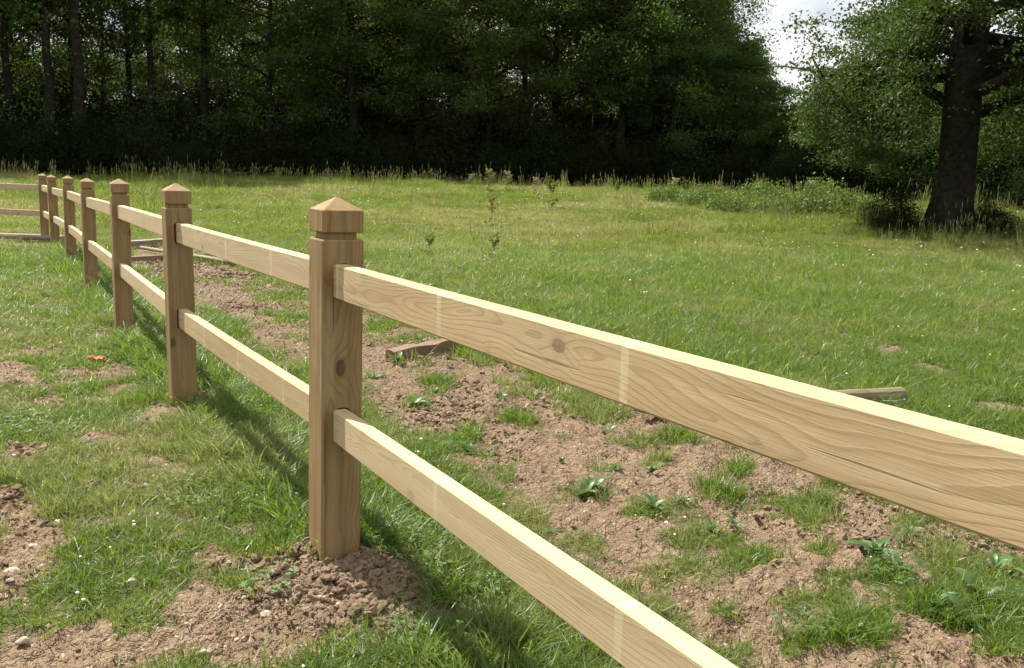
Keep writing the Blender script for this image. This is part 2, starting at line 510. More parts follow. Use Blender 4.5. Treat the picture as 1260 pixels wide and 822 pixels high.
M['grass'] = leaf_mat('grass_blade', (0.06, 0.115, 0.014), (0.09, 0.155, 0.02), (0.13, 0.20, 0.032), (0.22, 0.34, 0.03), 0.45, True, 0.42, 0.45, (0.33, 0.30, 0.12))
M['meadow'] = leaf_mat('meadow_blade', (0.08, 0.135, 0.018), (0.12, 0.175, 0.026), (0.17, 0.21, 0.045), (0.26, 0.36, 0.035), 0.45, True, 0.5, 0.3, (0.36, 0.33, 0.13))
M['seed'] = leaf_mat('seed_head', (0.30, 0.28, 0.13), (0.36, 0.33, 0.17), (0.42, 0.38, 0.22), (0.3, 0.25, 0.12), 0.3)
M['forest_leaf'] = leaf_mat('forest_leaf', (0.03, 0.055, 0.015), (0.044, 0.076, 0.02), (0.064, 0.104, 0.026), (0.17, 0.26, 0.03), 0.34, rough=0.55, spec=0.15)
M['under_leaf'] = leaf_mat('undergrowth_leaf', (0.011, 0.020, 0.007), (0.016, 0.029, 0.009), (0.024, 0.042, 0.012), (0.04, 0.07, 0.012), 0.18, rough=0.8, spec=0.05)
M['oak_leaf'] = leaf_mat('oak_leaf', (0.03, 0.055, 0.014), (0.042, 0.075, 0.018), (0.06, 0.10, 0.024), (0.11, 0.17, 0.022), 0.27, rough=0.55, spec=0.15)
M['bramble'] = leaf_mat('bramble_leaf', (0.05, 0.095, 0.018), (0.075, 0.125, 0.022), (0.11, 0.16, 0.035), (0.18, 0.26, 0.03), 0.33)
M['weed'] = leaf_mat('weed_leaf', (0.06, 0.12, 0.03), (0.08, 0.15, 0.04), (0.11, 0.18, 0.05), (0.16, 0.26, 0.05), 0.30, rough=0.4, spec=0.45)
M['clover'] = leaf_mat('clover_leaf', (0.06, 0.125, 0.03), (0.085, 0.165, 0.04), (0.115, 0.20, 0.055), (0.15, 0.25, 0.05), 0.3)


def simple_mat(name, ca, cb, scale=30, rough=0.9, bump=0.4, dist=0.004):
    m, nt = new_mat(name); b = NB(nt)
    tco = b.n('ShaderNodeTexCoord').outputs['Object']
    oi = b.n('ShaderNodeObjectInfo').outputs['Random']
    n = b.noise(tco, scale, 5, 0.6)
    col = b.mix(b.mr(n, 0.3, 0.7), ca, cb)
    hs = b.n('ShaderNodeHueSaturation'); b.l(b.mr(oi, 0, 1, 0.75, 1.2, False), hs.inputs['Value']); b.l(col, hs.inputs['Color'])
    b.out(b.principled(hs.outputs[0], rough, b.bump(n, bump, dist), 0.2))
    return m


M['bark'] = simple_mat('bark', (0.012, 0.010, 0.007), (0.035, 0.028, 0.02), 6, 0.95, 0.9, 0.05)
M['oak_bark'] = simple_mat('oak_bark', (0.016, 0.012, 0.009), (0.045, 0.035, 0.026), 9, 0.95, 1.0, 0.05)
M['stone'] = simple_mat('pale_stone', (0.36, 0.28, 0.20), (0.55, 0.46, 0.36), 40, 0.9, 0.5, 0.004)
M['clod'] = simple_mat('soil_clod', (0.16, 0.108, 0.068), (0.29, 0.21, 0.14), 45, 0.97, 0.6, 0.004)
M['petal'] = simple_mat('white_petal', (0.75, 0.74, 0.68), (0.82, 0.8, 0.76), 30, 0.7, 0.0)
M['dock_stem'] = simple_mat('rusty_dock', (0.17, 0.07, 0.03), (0.26, 0.12, 0.05), 30, 0.9, 0.2)
M['orange'] = simple_mat('orange_scrap', (0.72, 0.17, 0.05), (0.8, 0.28, 0.10), 30, 0.6, 0.2)
M['wire'] = simple_mat('grey_twine', (0.35, 0.36, 0.34), (0.5, 0.5, 0.47), 60, 0.7, 0.2)


# ------------------------------------------------------------------ mesh helpers
def mesh_np(name, verts, faces, mats, smooth=False, fmat=None):
    """verts (n,3); faces: (k,4) or (k,3) index array, or list of such arrays"""
    if not isinstance(faces, (list, tuple)): faces = [faces]
    faces = [np.asarray(f, np.int32) for f in faces if len(f)]
    me = bpy.data.meshes.new(name)
    verts = np.asarray(verts, np.float32)
    me.vertices.add(len(verts)); me.vertices.foreach_set('co', verts.ravel())
    loops = np.concatenate([f.ravel() for f in faces])
    sizes = np.concatenate([np.full(len(f), f.shape[1], np.int32) for f in faces])
    me.loops.add(len(loops)); me.loops.foreach_set('vertex_index', loops)
    me.polygons.add(len(sizes))
    st = np.concatenate([[0], np.cumsum(sizes)[:-1]]).astype(np.int32)
    me.polygons.foreach_set('loop_start', st)
    me.polygons.foreach_set('use_smooth', np.full(len(sizes), bool(smooth)))
    for mm in (mats if isinstance(mats, (list, tuple)) else [mats]): me.materials.append(mm)
    if fmat is not None: me.polygons.foreach_set('material_index', np.asarray(fmat, np.int32))
    me.update(calc_edges=True)
    me.validate()
    return me


def add(name, me, parent=None, loc=None, rot=None, label=None, cat=None, group=None, kind=None, scale=None, mat=None):
    o = bpy.data.objects.new(name, me)
    COL.objects.link(o)
    if parent is not None: o.parent = parent
    if loc is not None: o.location = tuple(loc)
    if rot is not None: o.rotation_euler = rot
    if scale is not None: o.scale = scale
    if mat is not None: o.matrix_world = mat
    for k, v in (('label', label), ('category', cat), ('group', group), ('kind', kind)):
        if v: o[k] = v
    return o


def ring_stack(rings, cap=True):
    """rings: list of (n,3) arrays with equal n -> verts, quads, ngon caps as fans"""
    n = len(rings[0]); V = np.concatenate(rings); q = []
    i = np.arange(n); j = (i + 1) % n
    for k in range(len(rings) - 1):
        q.append(np.stack([k * n + i, k * n + j, (k + 1) * n + j, (k + 1) * n + i], 1))
    Q = np.concatenate(q); T = []
    if cap:
        c0 = len(V); V = np.vstack([V, rings[0].mean(0), rings[-1].mean(0)])
        T.append(np.stack([j, i, np.full(n, c0)], 1))
        b = (len(rings) - 1) * n
        T.append(np.stack([b + i, b + j, np.full(n, c0 + 1)], 1))
    return V, [Q] + T


def tube(path, radii, sides=7, jit=0, rng=None):
    path = np.asarray(path, float); rings = []
    for k in range(len(path)):
        t = path[min(k + 1, len(path) - 1)] - path[max(k - 1, 0)]
        t = t / (np.linalg.norm(t) + 1e-9)
        a = np.cross(t, [0.31, 0.92, 0.24]) if abs(t[1]) < 0.9 else np.cross(t, [1, 0, 0.1])
        a /= np.linalg.norm(a); b = np.cross(t, a)
        th = np.arange(sides) / sides * 2 * math.pi
        rr = radii[k] * (1 + (rng.uniform(-jit, jit, sides) if jit and rng is not None else 0))
        rings.append(path[k] + np.outer(np.cos(th) * rr, a) + np.outer(np.sin(th) * rr, b))
    return ring_stack(rings)


def merge(parts):
    V = []; Q = []; T = []; o = 0
    for v, fs in parts:
        V.append(v)
        for f in fs:
            (Q if f.shape[1] == 4 else T).append(f + o)
        o += len(v)
    return np.concatenate(V), [np.concatenate(Q)] * (len(Q) > 0) + [np.concatenate(T)] * (len(T) > 0)


# ------------------------------------------------------------------ ground sheet
def build_ground():
    th = np.radians(np.concatenate([np.arange(-180, -52, 4), np.arange(-52, 52, 0.21), np.arange(52, 180, 4)]))
    nr = 860
    r = 0.35 * (900 / 0.35) ** (np.arange(nr) / (nr - 1))
    T, R_ = np.meshgrid(th, r)
    x = (R_ * np.sin(T)).ravel(); y = (R_ * np.cos(T)).ravel()
    g = grassness(x, y)
    z = h_full(x, y, g)
    rr = np.hypot(x, y)
    flat = sstep(140, 300, rr); z = z * (1 - flat) + 1.5 * flat
    nt_ = len(th)
    i, j = np.meshgrid(np.arange(nr - 1), np.arange(nt_), indexing='ij')
    j2 = (j + 1) % nt_
    Q = np.stack([i * nt_ + j, (i + 1) * nt_ + j, (i + 1) * nt_ + j2, i * nt_ + j2], -1).reshape(-1, 4)[:, ::-1]
    V = np.stack([x, y, z], 1)
    c = len(V)
    V = np.vstack([V, [0, 0, float(h_base(0, 0))]])
    jj = np.arange(nt_)
    Tn = np.stack([jj, (jj + 1) % nt_, np.full(nt_, c)], 1)
    me = mesh_np('ground', V, [Q, Tn[:, ::-1]], M['ground'], True)
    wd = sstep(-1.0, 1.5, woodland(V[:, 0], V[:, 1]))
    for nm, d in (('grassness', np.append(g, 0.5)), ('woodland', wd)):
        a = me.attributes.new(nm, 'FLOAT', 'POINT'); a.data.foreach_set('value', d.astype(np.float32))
    if me.polygons[len(me.polygons) // 2].normal.z < 0: me.flip_normals()
    return add('ground', me, kind='structure')


EDGE = np.array([at_depth(-600, 220, 50)[:2], at_depth(0, 217, 51)[:2], at_depth(250, 219, 52)[:2], at_depth(600, 226, 52)[:2], at_depth(900, 236, 50)[:2],
                 at_depth(1100, 240, 46)[:2], at_depth(1260, 245, 40)[:2], at_depth(1800, 250, 32)[:2]])
WOODPOLY = np.vstack([EDGE, [[150, 20], [150, 160], [-150, 160], [-150, 20]]])


def woodland(x, y):
    return poly_sd(WOODPOLY, np.asarray(x, float), np.asarray(y, float)) + (fbm(np.asarray(x, float), np.asarray(y, float), 0.35, 2, 77) - 0.5) * 2.5


ground = build_ground()

# ------------------------------------------------------------------ fence
fence = add('post_and_rail_fence', None, loc=tuple(posts[0]),
            label='long two-rail fence of new sawn timber posts with pointed caps', cat='fence')


def oct_ring(z, h, c):
    p = [(h - c, -h), (h, -h + c), (h, h - c), (h - c, h), (-h + c, h), (-h, h - c), (-h, -h + c), (-h + c, -h)]
    return np.array([(a, b, z) for a, b in p])


HP = 0.071
v, f = ring_stack([oct_ring(-0.42, HP, 0.005)] + [oct_ring(z, HP, 0.005) for z in np.linspace(-0.3, 1.157, 14)] + [oct_ring(1.162, HP - 0.003, 0.005), oct_ring(1.1625, HP - 0.018, 0.004), oct_ring(1.19, HP - 0.018, 0.004)])
post_me = mesh_np('post', v, f, M['post'])
# mortises: round-topped slots right through the post for the rail ends
cut = []
for zc in (1.024, 0.536):
    hw, hh_ = 0.0285, 0.0605
    pr = [(-hw, -hh_ + .012), (-hw + .004, -hh_ + .004), (-hw + .012, -hh_), (hw - .012, -hh_), (hw - .004, -hh_ + .004), (hw, -hh_ + .012),
          (hw, hh_ - .016), (hw - .005, hh_ - .005), (hw - .016, hh_), (-hw + .016, hh_), (-hw + .005, hh_ - .005), (-hw, hh_ - .016)]
    cut.append(ring_stack([np.array([(a, yy, zc + b_) for a, b_ in pr]) for yy in (0.2, -0.2)]))
cut_o = bpy.data.objects.new('mortise_cutter', mesh_np('mortise_cutter', *merge(cut), M['post']))
blank = bpy.data.objects.new('post_blank', post_me)
COL.objects.link(cut_o); COL.objects.link(blank)
for q in (cut_o, blank):
    bm = bmesh.new(); bm.from_mesh(q.data); bmesh.ops.recalc_face_normals(bm, faces=bm.faces); bm.to_mesh(q.data); bm.free()
bo_ = blank.modifiers.new('mortise', 'BOOLEAN'); bo_.object = cut_o; bo_.operation = 'DIFFERENCE'; bo_.solver = 'EXACT'
post_me = bpy.data.meshes.new_from_object(blank.evaluated_get(bpy.context.evaluated_depsgraph_get()))
post_me.name = 'post'
bpy.data.objects.remove(blank); bpy.data.objects.remove(cut_o)
v, f = ring_stack([oct_ring(1.185, HP - 0.003, 0.004), oct_ring(1.188, HP, 0.005), oct_ring(1.256, HP, 0.005), oct_ring(1.259, HP - 0.003, 0.004),
                   oct_ring(1.297, 0.006, 0.002), oct_ring(1.300, 0.002, 0.0008)])
cap_me = mesh_np('cap', v, f, M['post'])
all_posts = [post_near] + posts + [post_far]
yaws = []
for i, p in enumerate(all_posts):
    a = all_posts[max(i - 1, 0)]; c = all_posts[min(i + 1, len(all_posts) - 1)]
    if i == 7: c = p
    if i == 8: a = all_posts[7]; c = p
    d = (c - a)[:2]
    yaw = math.atan2(d[1], d[0]) - math.pi / 2
    yaws.append(yaw)
    rr = random.Random(100 + i)
    loc = Vector(p)
    mat = Matrix.Translation(loc) @ Matrix.Rotation(yaw + rr.uniform(-.01, .01), 4, 'Z') @ Matrix.Rotation(rr.uniform(-.008, .008), 4, 'X') @ Matrix.Rotation(rr.uniform(-.008, .008), 4, 'Y')
    inv = Matrix.Translation(-Vector(posts[0]))
    po = add('post', post_me, fence); po.matrix_local = inv @ mat
    co = add('cap', cap_me, po)


def rail_mesh(L, rng, hh=0.112, tt=0.05):
    n = 14; rings = []
    bow = rng.uniform(-.006, .006); bz = rng.uniform(-.004, .003)
    for k in range(n + 1):
        x = L * k / n; s = math.sin(math.pi * k / n)
        c = 0.005
        p = [(-tt / 2 + c, -hh / 2), (tt / 2 - c, -hh / 2), (tt / 2, -hh / 2 + c), (tt / 2, hh / 2 - c), (tt / 2 - c, hh / 2), (-tt / 2 + c, hh / 2), (-tt / 2, hh / 2 - c), (-tt / 2, -hh / 2 + c)]
        rings.append(np.array([(x, a + bow * s, b + bz * s) for a, b in p]))
    v, f = ring_stack(rings)
    return mesh_np('rail', v, f, M['rail'])


STR = {0: ((0.85, 0.785, 0.25), (0.845, 0.81, 0.75))}
for i in range(8):
    A, B = Vector(all_posts[i]), Vector(all_posts[i + 1])
    if i == 0: A, B = B, A           # measured from the near framed post
    for lv, zc in enumerate((1.024, 0.536)):
        rr = random.Random(i * 10 + lv)
        a = A + Vector((0, 0, zc + rr.uniform(-.003, .003))); b = B + Vector((0, 0, zc + rr.uniform(-.003, .003)))
        d = (b - a); L = d.length; d.normalize()
        a2 = a + d * 0.03
        me = rail_mesh(L - 0.06, rr)
        o = add('rail', me, fence)
        yv = Vector((0, 0, 1)).cross(d).normalized(); zv = d.cross(yv)
        mt = Matrix(((d.x, yv.x, zv.x, a2.x), (d.y, yv.y, zv.y, a2.y), (d.z, yv.z, zv.z, a2.z), (0, 0, 0, 1)))
        o.matrix_local = Matrix.Translation(-Vector(posts[0])) @ mt
        if i == 0: s0, per, ti = STR[0][lv]
        else: s0, per, ti = rr.uniform(0.2, 0.7), rr.uniform(0.55, 0.75), rr.uniform(0.1, 0.9)
        o.color = (s0 / 4, per / 4, ti, 1)


# ------------------------------------------------------------------ timbers lying about
def squared(L, w, h, rng, rough=0.004, taper=0.0):
    n = 10; rings = []
    for k in range(n + 1):
        x = L * k / n
        tw = 1 - taper * (1 if k in (0, n) else 0)
        p = np.array([(-w / 2, -h / 2), (0, -h / 2), (w / 2, -h / 2), (w / 2, 0), (w / 2, h / 2), (0, h / 2), (-w / 2, h / 2), (-w / 2, 0)]) * tw
        p = p + np.array([[rng.uniform(-rough, rough), rng.uniform(-rough, rough)] for _ in range(8)])
        rings.append(np.array([(x, a, b) for a, b in p]))
    return ring_stack(rings)


def lay(name, me, pa, pb, lift, label, cat, group=None):
    A = ground_pt(*pa); B = ground_pt(*pb)
    A[2] = float(h_full(A[0], A[1])) + lift; B[2] = float(h_full(B[0], B[1])) + lift
    A, B = Vector(A), Vector(B)
    d = (B - A); L = d.length; d.normalize()
    yv = Vector((0, 0, 1)).cross(d).normalized(); zv = d.cross(yv)
    m_ = me(L)
    return add(name, m_, label=label, cat=cat, group=group,
               mat=Matrix(((d.x, yv.x, zv.x, A.x), (d.y, yv.y, zv.y, A.y), (d.z, yv.z, zv.z, A.z), (0, 0, 0, 1))))


def sq_me(w, h, mat, seed, rough=0.004, taper=0.0):
    return lambda L: mesh_np('timber', *squared(L, w, h, random.Random(seed), rough, taper), mat)


def round_me(r0, mat, seed, point=0.0, r1=None):
    def f(L):
        rng = np.random.default_rng(seed); n = 9
        xs = np.linspace(point, L, n); r1_ = r1 or r0
        path = [(x, rng.uniform(-.004, .004), rng.uniform(-.003, .003)) for x in xs]
        rad = list(np.linspace(r0, r1_, n))
        if point: path = [(0, 0, 0), (point * 0.5, 0, 0)] + path; rad = [r0 * 0.18, r0 * 0.62] + rad
        return mesh_np('pole', *tube(path, rad, 12, 0.03, rng), mat, False)
    return f


lay('timber_offcut', sq_me(0.11, 0.11, M['brown_wood'], 1, 0.010), (480, 446), (600, 427), 0.055,
    'rough split brown timber offcut lying on the bare soil strip', 'timber')
lay('wooden_stake', round_me(0.052, M['pole_wood'], 2, 0.16), (778, 526), (1108, 500), 0.075,
    'round greenish wooden stake with a sharpened pale end lying on the soil', 'stake')
lay('grey_plank', sq_me(0.16, 0.10, M['old_wood'], 3), (150, 307), (222, 302), 0.09,
    'weathered grey plank lying on the ground behind the fence', 'plank')
lay('brown_plank', sq_me(0.11, 0.08, M['brown_wood'], 4), (152, 324), (277, 317), 0.06,
    'long reddish-brown plank lying beside the dug soil heap behind the fence', 'plank')
lay('thin_pole', round_me(0.032, M['old_wood'], 5), (174, 310), (340, 337), 0.065,
    'long thin pale pole lying aslant across the soil behind the fence', 'pole')
lay('fallen_pole', round_me(0.06, M['old_wood'], 6), (-60, 293), (80, 298), 0.09,
    'pale grey pole lying on the ground beneath the far cross fence', 'pole')
lay('dry_stick', round_me(0.012, M['old_wood'], 7), (440, 332), (482, 328), 0.07,
    'thin dry straw-coloured stick lying in the grass behind the fence', 'stick')

c = ground_pt(1092, 503); c[2] = float(h_full(c[0], c[1]))
pth = []
for k in range(40):
    t = k / 39 * 4.4 * math.pi
    r_ = 0.075 + 0.008 * math.sin(3.1 * t)
    pth.append((r_ * math.cos(t) * (1.25), r_ * math.sin(t), 0.012 + 0.035 * (0.5 + 0.5 * math.sin(t * 0.7)) + 0.003 * k / 4))
pth += [(0.14, 0.06, 0.02), (0.2, 0.03, 0.012), (0.27, -0.05, 0.01)]
add('coil_of_twine', mesh_np('coil', *tube(pth, [0.004] * len(pth), 5), M['wire'], True), loc=c,
    label='small loose coil of grey twine beside the round stake', cat='twine')


# ------------------------------------------------------------------ stones, clods, scrap
def rock_me(seed, mat, sub=2, squash=0.7, amp=0.28):
    bm = bmesh.new(); bmesh.ops.create_icosphere(bm, subdivisions=sub, radius=1.0)
    rng = random.Random(seed)
    pl = [(Vector((rng.gauss(0, 1), rng.gauss(0, 1), rng.gauss(0, 1))).normalized(), rng.uniform(0.55, 0.92)) for _ in range(9)]
    for v in bm.verts:
        q = v.co.copy()
        for nrm, d in pl:
            k = q.dot(nrm)
            if k > d: q -= nrm * (k - d) * 0.9
        q *= 1 + amp * 0.25 * rng.uniform(-1, 1)
        v.co = Vector((q.x * 1.15, q.y * 0.9, q.z * squash))
    me = bpy.data.meshes.new('rock'); bm.to_mesh(me); bm.free(); me.materials.append(mat)
    return me


rocks = [rock_me(s, M['stone']) for s in range(5)]
STONES = [(113, 658, 17), (118, 669, 11), (128, 674, 9), (160, 722, 18), (28, 793, 15), (15, 708, 17), (253, 813, 16), (291, 787, 10), (320, 665, 16),
          (42, 680, 11), (376, 703, 11), (271, 758, 11), (282, 707, 8), (71, 641, 12), (417, 750, 15), (327, 762, 15), (395, 748, 14), (455, 660, 14), (345, 700, 9), (12, 716, 10),
          (300, 745, 8), (365, 722, 13), (480, 745, 9), (230, 775, 8), (205, 720, 8), (95, 750, 7), (500, 690, 10), (530, 353, 10), (60, 770, 7), (180, 600, 8), (355, 735, 9)]
for k, (px, py, w) in enumerate(STONES):
    p = ground_pt(px, py)
    z = float(h_full(p[0], p[1])); s = w * 0.5 * math.hypot(p[0], p[1]) / F
    side = fence_side(p[0], p[1])
    dpost = np.hypot(p[0] - posts[0][0], p[1] - posts[0][1])
    if dpost < 0.55: lb, gr = 'small pale stone lying in the loose soil around the foot of a fence post', 'stones round the post foot'
    elif side < 0: lb, gr = 'pale rounded stone lying in the worn grass beside the fence', 'stones in the worn grass'
    else: lb, gr = 'single small pale stone in the field grass behind the top rail', None
    add('stone', rocks[k % 5], loc=(p[0], p[1], z + s * 0.25), rot=(random.uniform(-.3, .3), random.uniform(-.3, .3), random.uniform(0, 6.3)), scale=(s, s, s),
        label=lb, cat='stone', group=gr)

p = ground_pt(119, 447); z = float(h_full(p[0], p[1]))
bm = bmesh.new(); bmesh.ops.create_grid(bm, x_segments=6, y_segments=4, size=0.5)
rg = random.Random(5)
for v_ in bm.verts: v_.co = Vector((v_.co.x * 0.10 + rg.uniform(-.006, .006), v_.co.y * 0.06 + rg.uniform(-.006, .006), 0.012 + rg.uniform(0, 0.03)))
me = bpy.data.meshes.new('scrap'); bm.to_mesh(me); bm.free(); me.materials.append(M['orange'])
so = add('orange_scrap', me, loc=(p[0], p[1], z + 0.02), rot=(0, 0, 0.4), label='small crumpled orange scrap lying in the short grass', cat='litter')
md = so.modifiers.new('thick', 'SOLIDIFY'); md.thickness = 0.002


# ------------------------------------------------------------------ scatter by geometry nodes
SRC = {}


def hidden_collection(name, meshes):
    c = bpy.data.collections.new(name)
    for i, me in enumerate(meshes):
        o = bpy.data.objects.new('%s_piece_%02d' % (name, i), me)
        c.objects.link(o)
    SRC[name] = c
    return c


def scatter(name, pts, rot, scale, idx, tint, collection, label, cat):
    me = bpy.data.meshes.new(name)
    n = len(pts)
    me.vertices.add(n); me.vertices.foreach_set('co', np.asarray(pts, np.float32).ravel())
    a = me.attributes.new('rot', 'FLOAT_VECTOR', 'POINT'); a.data.foreach_set('vector', np.asarray(rot, np.float32).ravel())
    a = me.attributes.new('scl', 'FLOAT_VECTOR', 'POINT'); a.data.foreach_set('vector', np.asarray(scale, np.float32).ravel())
    a = me.attributes.new('idx', 'INT', 'POINT'); a.data.foreach_set('value', np.asarray(idx, np.int32))
    a = me.attributes.new('tint', 'FLOAT', 'POINT'); a.data.foreach_set('value', np.asarray(tint, np.float32))
    me.update()
    o = add(name, me, label=label, cat=cat, kind='stuff')
    ng = bpy.data.node_groups.new(name + '_scatter', 'GeometryNodeTree')
    ng.interface.new_socket('Geometry', in_out='INPUT', socket_type='NodeSocketGeometry')
    ng.interface.new_socket('Geometry', in_out='OUTPUT', socket_type='NodeSocketGeometry')
    N = ng.nodes; L = ng.links
    gi = N.new('NodeGroupInput'); go = N.new('NodeGroupOutput')
    ci = N.new('GeometryNodeCollectionInfo'); ci.inputs['Collection'].default_value = collection
    ci.inputs['Separate Children'].default_value = True; ci.inputs['Reset Children'].default_value = True
    ip = N.new('GeometryNodeInstanceOnPoints'); ip.inputs['Pick Instance'].default_value = True
    def na(nm, t):
        q = N.new('GeometryNodeInputNamedAttribute'); q.data_type = t; q.inputs['Name'].default_value = nm
        return q.outputs['Attribute']
    L.new(gi.outputs[0], ip.inputs['Points']); L.new(ci.outputs[0], ip.inputs['Instance'])
    L.new(na('idx', 'INT'), ip.inputs['Instance Index'])
    e2r = N.new('FunctionNodeEulerToRotation'); L.new(na('rot', 'FLOAT_VECTOR'), e2r.inputs[0]); L.new(e2r.outputs[0], ip.inputs['Rotation'])
    L.new(na('scl', 'FLOAT_VECTOR'), ip.inputs['Scale'])
    L.new(ip.outputs[0], go.inputs[0])
    md = o.modifiers.new('scatter', 'NODES'); md.node_group = ng
    return o


def tuft_me(seed, n, R, h0, h1, wid, lean, mat, segs=3, seedheads=0.0):
    rng = np.random.default_rng(seed)
    V = []; Q = []; fm = []; o = 0
    for _ in range(n):
        a = rng.uniform(0, 6.283); rr = R * math.sqrt(rng.uniform())
        bx, by = rr * math.cos(a), rr * math.sin(a)
        h = rng.uniform(h0, h1); la = a + rng.normal(0, 0.9); ln = abs(rng.normal(lean, lean * 0.6)) * h
        w = wid * rng.uniform(0.6, 1.3)
        wa = rng.uniform(0, 3.14); wx, wy = math.cos(wa) * w / 2, math.sin(wa) * w / 2
        droop = rng.uniform(0, 0.35)
        for k in range(segs + 1):
            t = k / segs
            px = bx + math.cos(la) * ln * t ** 2; py = by + math.sin(la) * ln * t ** 2
            pz = h * (t - droop * t ** 3) - (0.012 if k == 0 else 0)
            s = (1 - t ** 1.6) * 0.94 + 0.06
            V += [(px - wx * s, py - wy * s, pz), (px + wx * s, py + wy * s, pz)]
        for k in range(segs): Q.append((o + 2 * k, o + 2 * k + 1, o + 2 * k + 3, o + 2 * k + 2)); fm.append(0)
        o += 2 * (segs + 1)
        if rng.uniform() < seedheads:
            hh = h * rng.uniform(1.3, 2.1); tx, ty = bx + rng.normal(0, .12) * hh, by + rng.normal(0, .12) * hh
            sw = wid * 0.35
            V += [(bx - sw, by, 0), (bx + sw, by, 0), (tx + sw, ty, hh), (tx - sw, ty, hh)]; Q.append((o, o + 1, o + 2, o + 3)); fm.append(0); o += 4
            hw = wid * 0.7; hl = hh * 0.20
            for q in (0, 1):
                dx, dy = (hw, 0) if q else (0, hw)
                V += [(tx, ty, hh - hl * 0.4), (tx + dx, ty + dy, hh + hl * .2), (tx, ty, hh + hl), (tx - dx, ty - dy, hh + hl * .2)]
                Q.append((o, o + 1, o + 2, o + 3)); fm.append(1); o += 4
    return mesh_np('tuft', np.array(V), np.array(Q), [mat, M['seed']], False, fm)


def sector(n, r0, r1, a0=-44, a1=44, rng=RNG):
    th = np.radians(rng.uniform(a0, a1, n)); r = np.sqrt(rng.uniform(r0 * r0, r1 * r1, n))
    return r * np.sin(th), r * np.cos(th)


def area(r0, r1, a0=-44, a1=44):
    return math.radians(a1 - a0) / 2 * (r1 * r1 - r0 * r0)


def rots(n, tilt=0.15):
    return np.stack([RNG.normal(0, tilt, n), RNG.normal(0, tilt, n), RNG.uniform(0, 6.283, n)], 1)


# --- close turf
near = [tuft_me(s, 26, 0.05, 0.02, 0.06, 0.0042, 0.9, M['grass']) for s in range(4)] + \
       [tuft_me(10 + s, 26, 0.05, 0.04, 0.11, 0.0048, 0.8, M['grass']) for s in range(4)]
cn = hidden_collection('turf', near)
px_, py_, ix_, sc_, ti_ = [], [], [], [], []
for r0, r1, dens, smul in ((1.2, 6, 650, 0.9), (6, 11, 330, 1.15), (11, 18, 120, 1.6)):
    n = int(area(r0, r1) * dens)
    x, y = sector(n, r0, r1)
    g = grassness(x, y)
    keep = RNG.uniform(0, 1, n) < np.clip((g - 0.12) * 1.15, 0, 1) ** 1.3
    x, y, g = x[keep], y[keep], g[keep]
    m_ = len(x)
    side = fence_side(x, y)
    lush = sstep(0.40, 0.62, fbm(x, y, 0.9, 3, 90))
    lush = np.maximum(lush, np.exp(-((side - 0.1) / 0.28) ** 2) * 0.95)       # uncut along the fence
    lush = np.where(side > 1.6, np.maximum(lush, 0.35), lush * np.where(side < -0.3, 0.75, 1))
    ta = RNG.uniform(0, 1, m_) < lush
    ix = np.where(ta, RNG.integers(4, 8, m_), RNG.integers(0, 4, m_))
    s = smul * RNG.uniform(0.6, 1.3, m_) * (0.6 + 0.4 * g) * (1 + 0.4 * np.exp(-((side - 0.05) / 0.35) ** 2))
    ti = np.clip(0.55 * sstep(0.45, 0.75, fbm(x, y, 1.7, 3, 120)) + RNG.normal(0.08, 0.12, m_) + 0.25 * (1 - g) - 0.2 * lush, 0, 1)
    px_.append(x); py_.append(y); ix_.append(ix); sc_.append(s); ti_.append(ti)
x = np.concatenate(px_); y = np.concatenate(py_); s = np.concatenate(sc_)
scatter('grass', np.stack([x, y, h_full(x, y)], 1), rots(len(x)), np.stack([s, s, s * RNG.uniform(0.75, 1.2, len(s))], 1),
        np.concatenate(ix_), np.concatenate(ti_), cn, 'short green grass growing along both sides of the fence', 'grass')

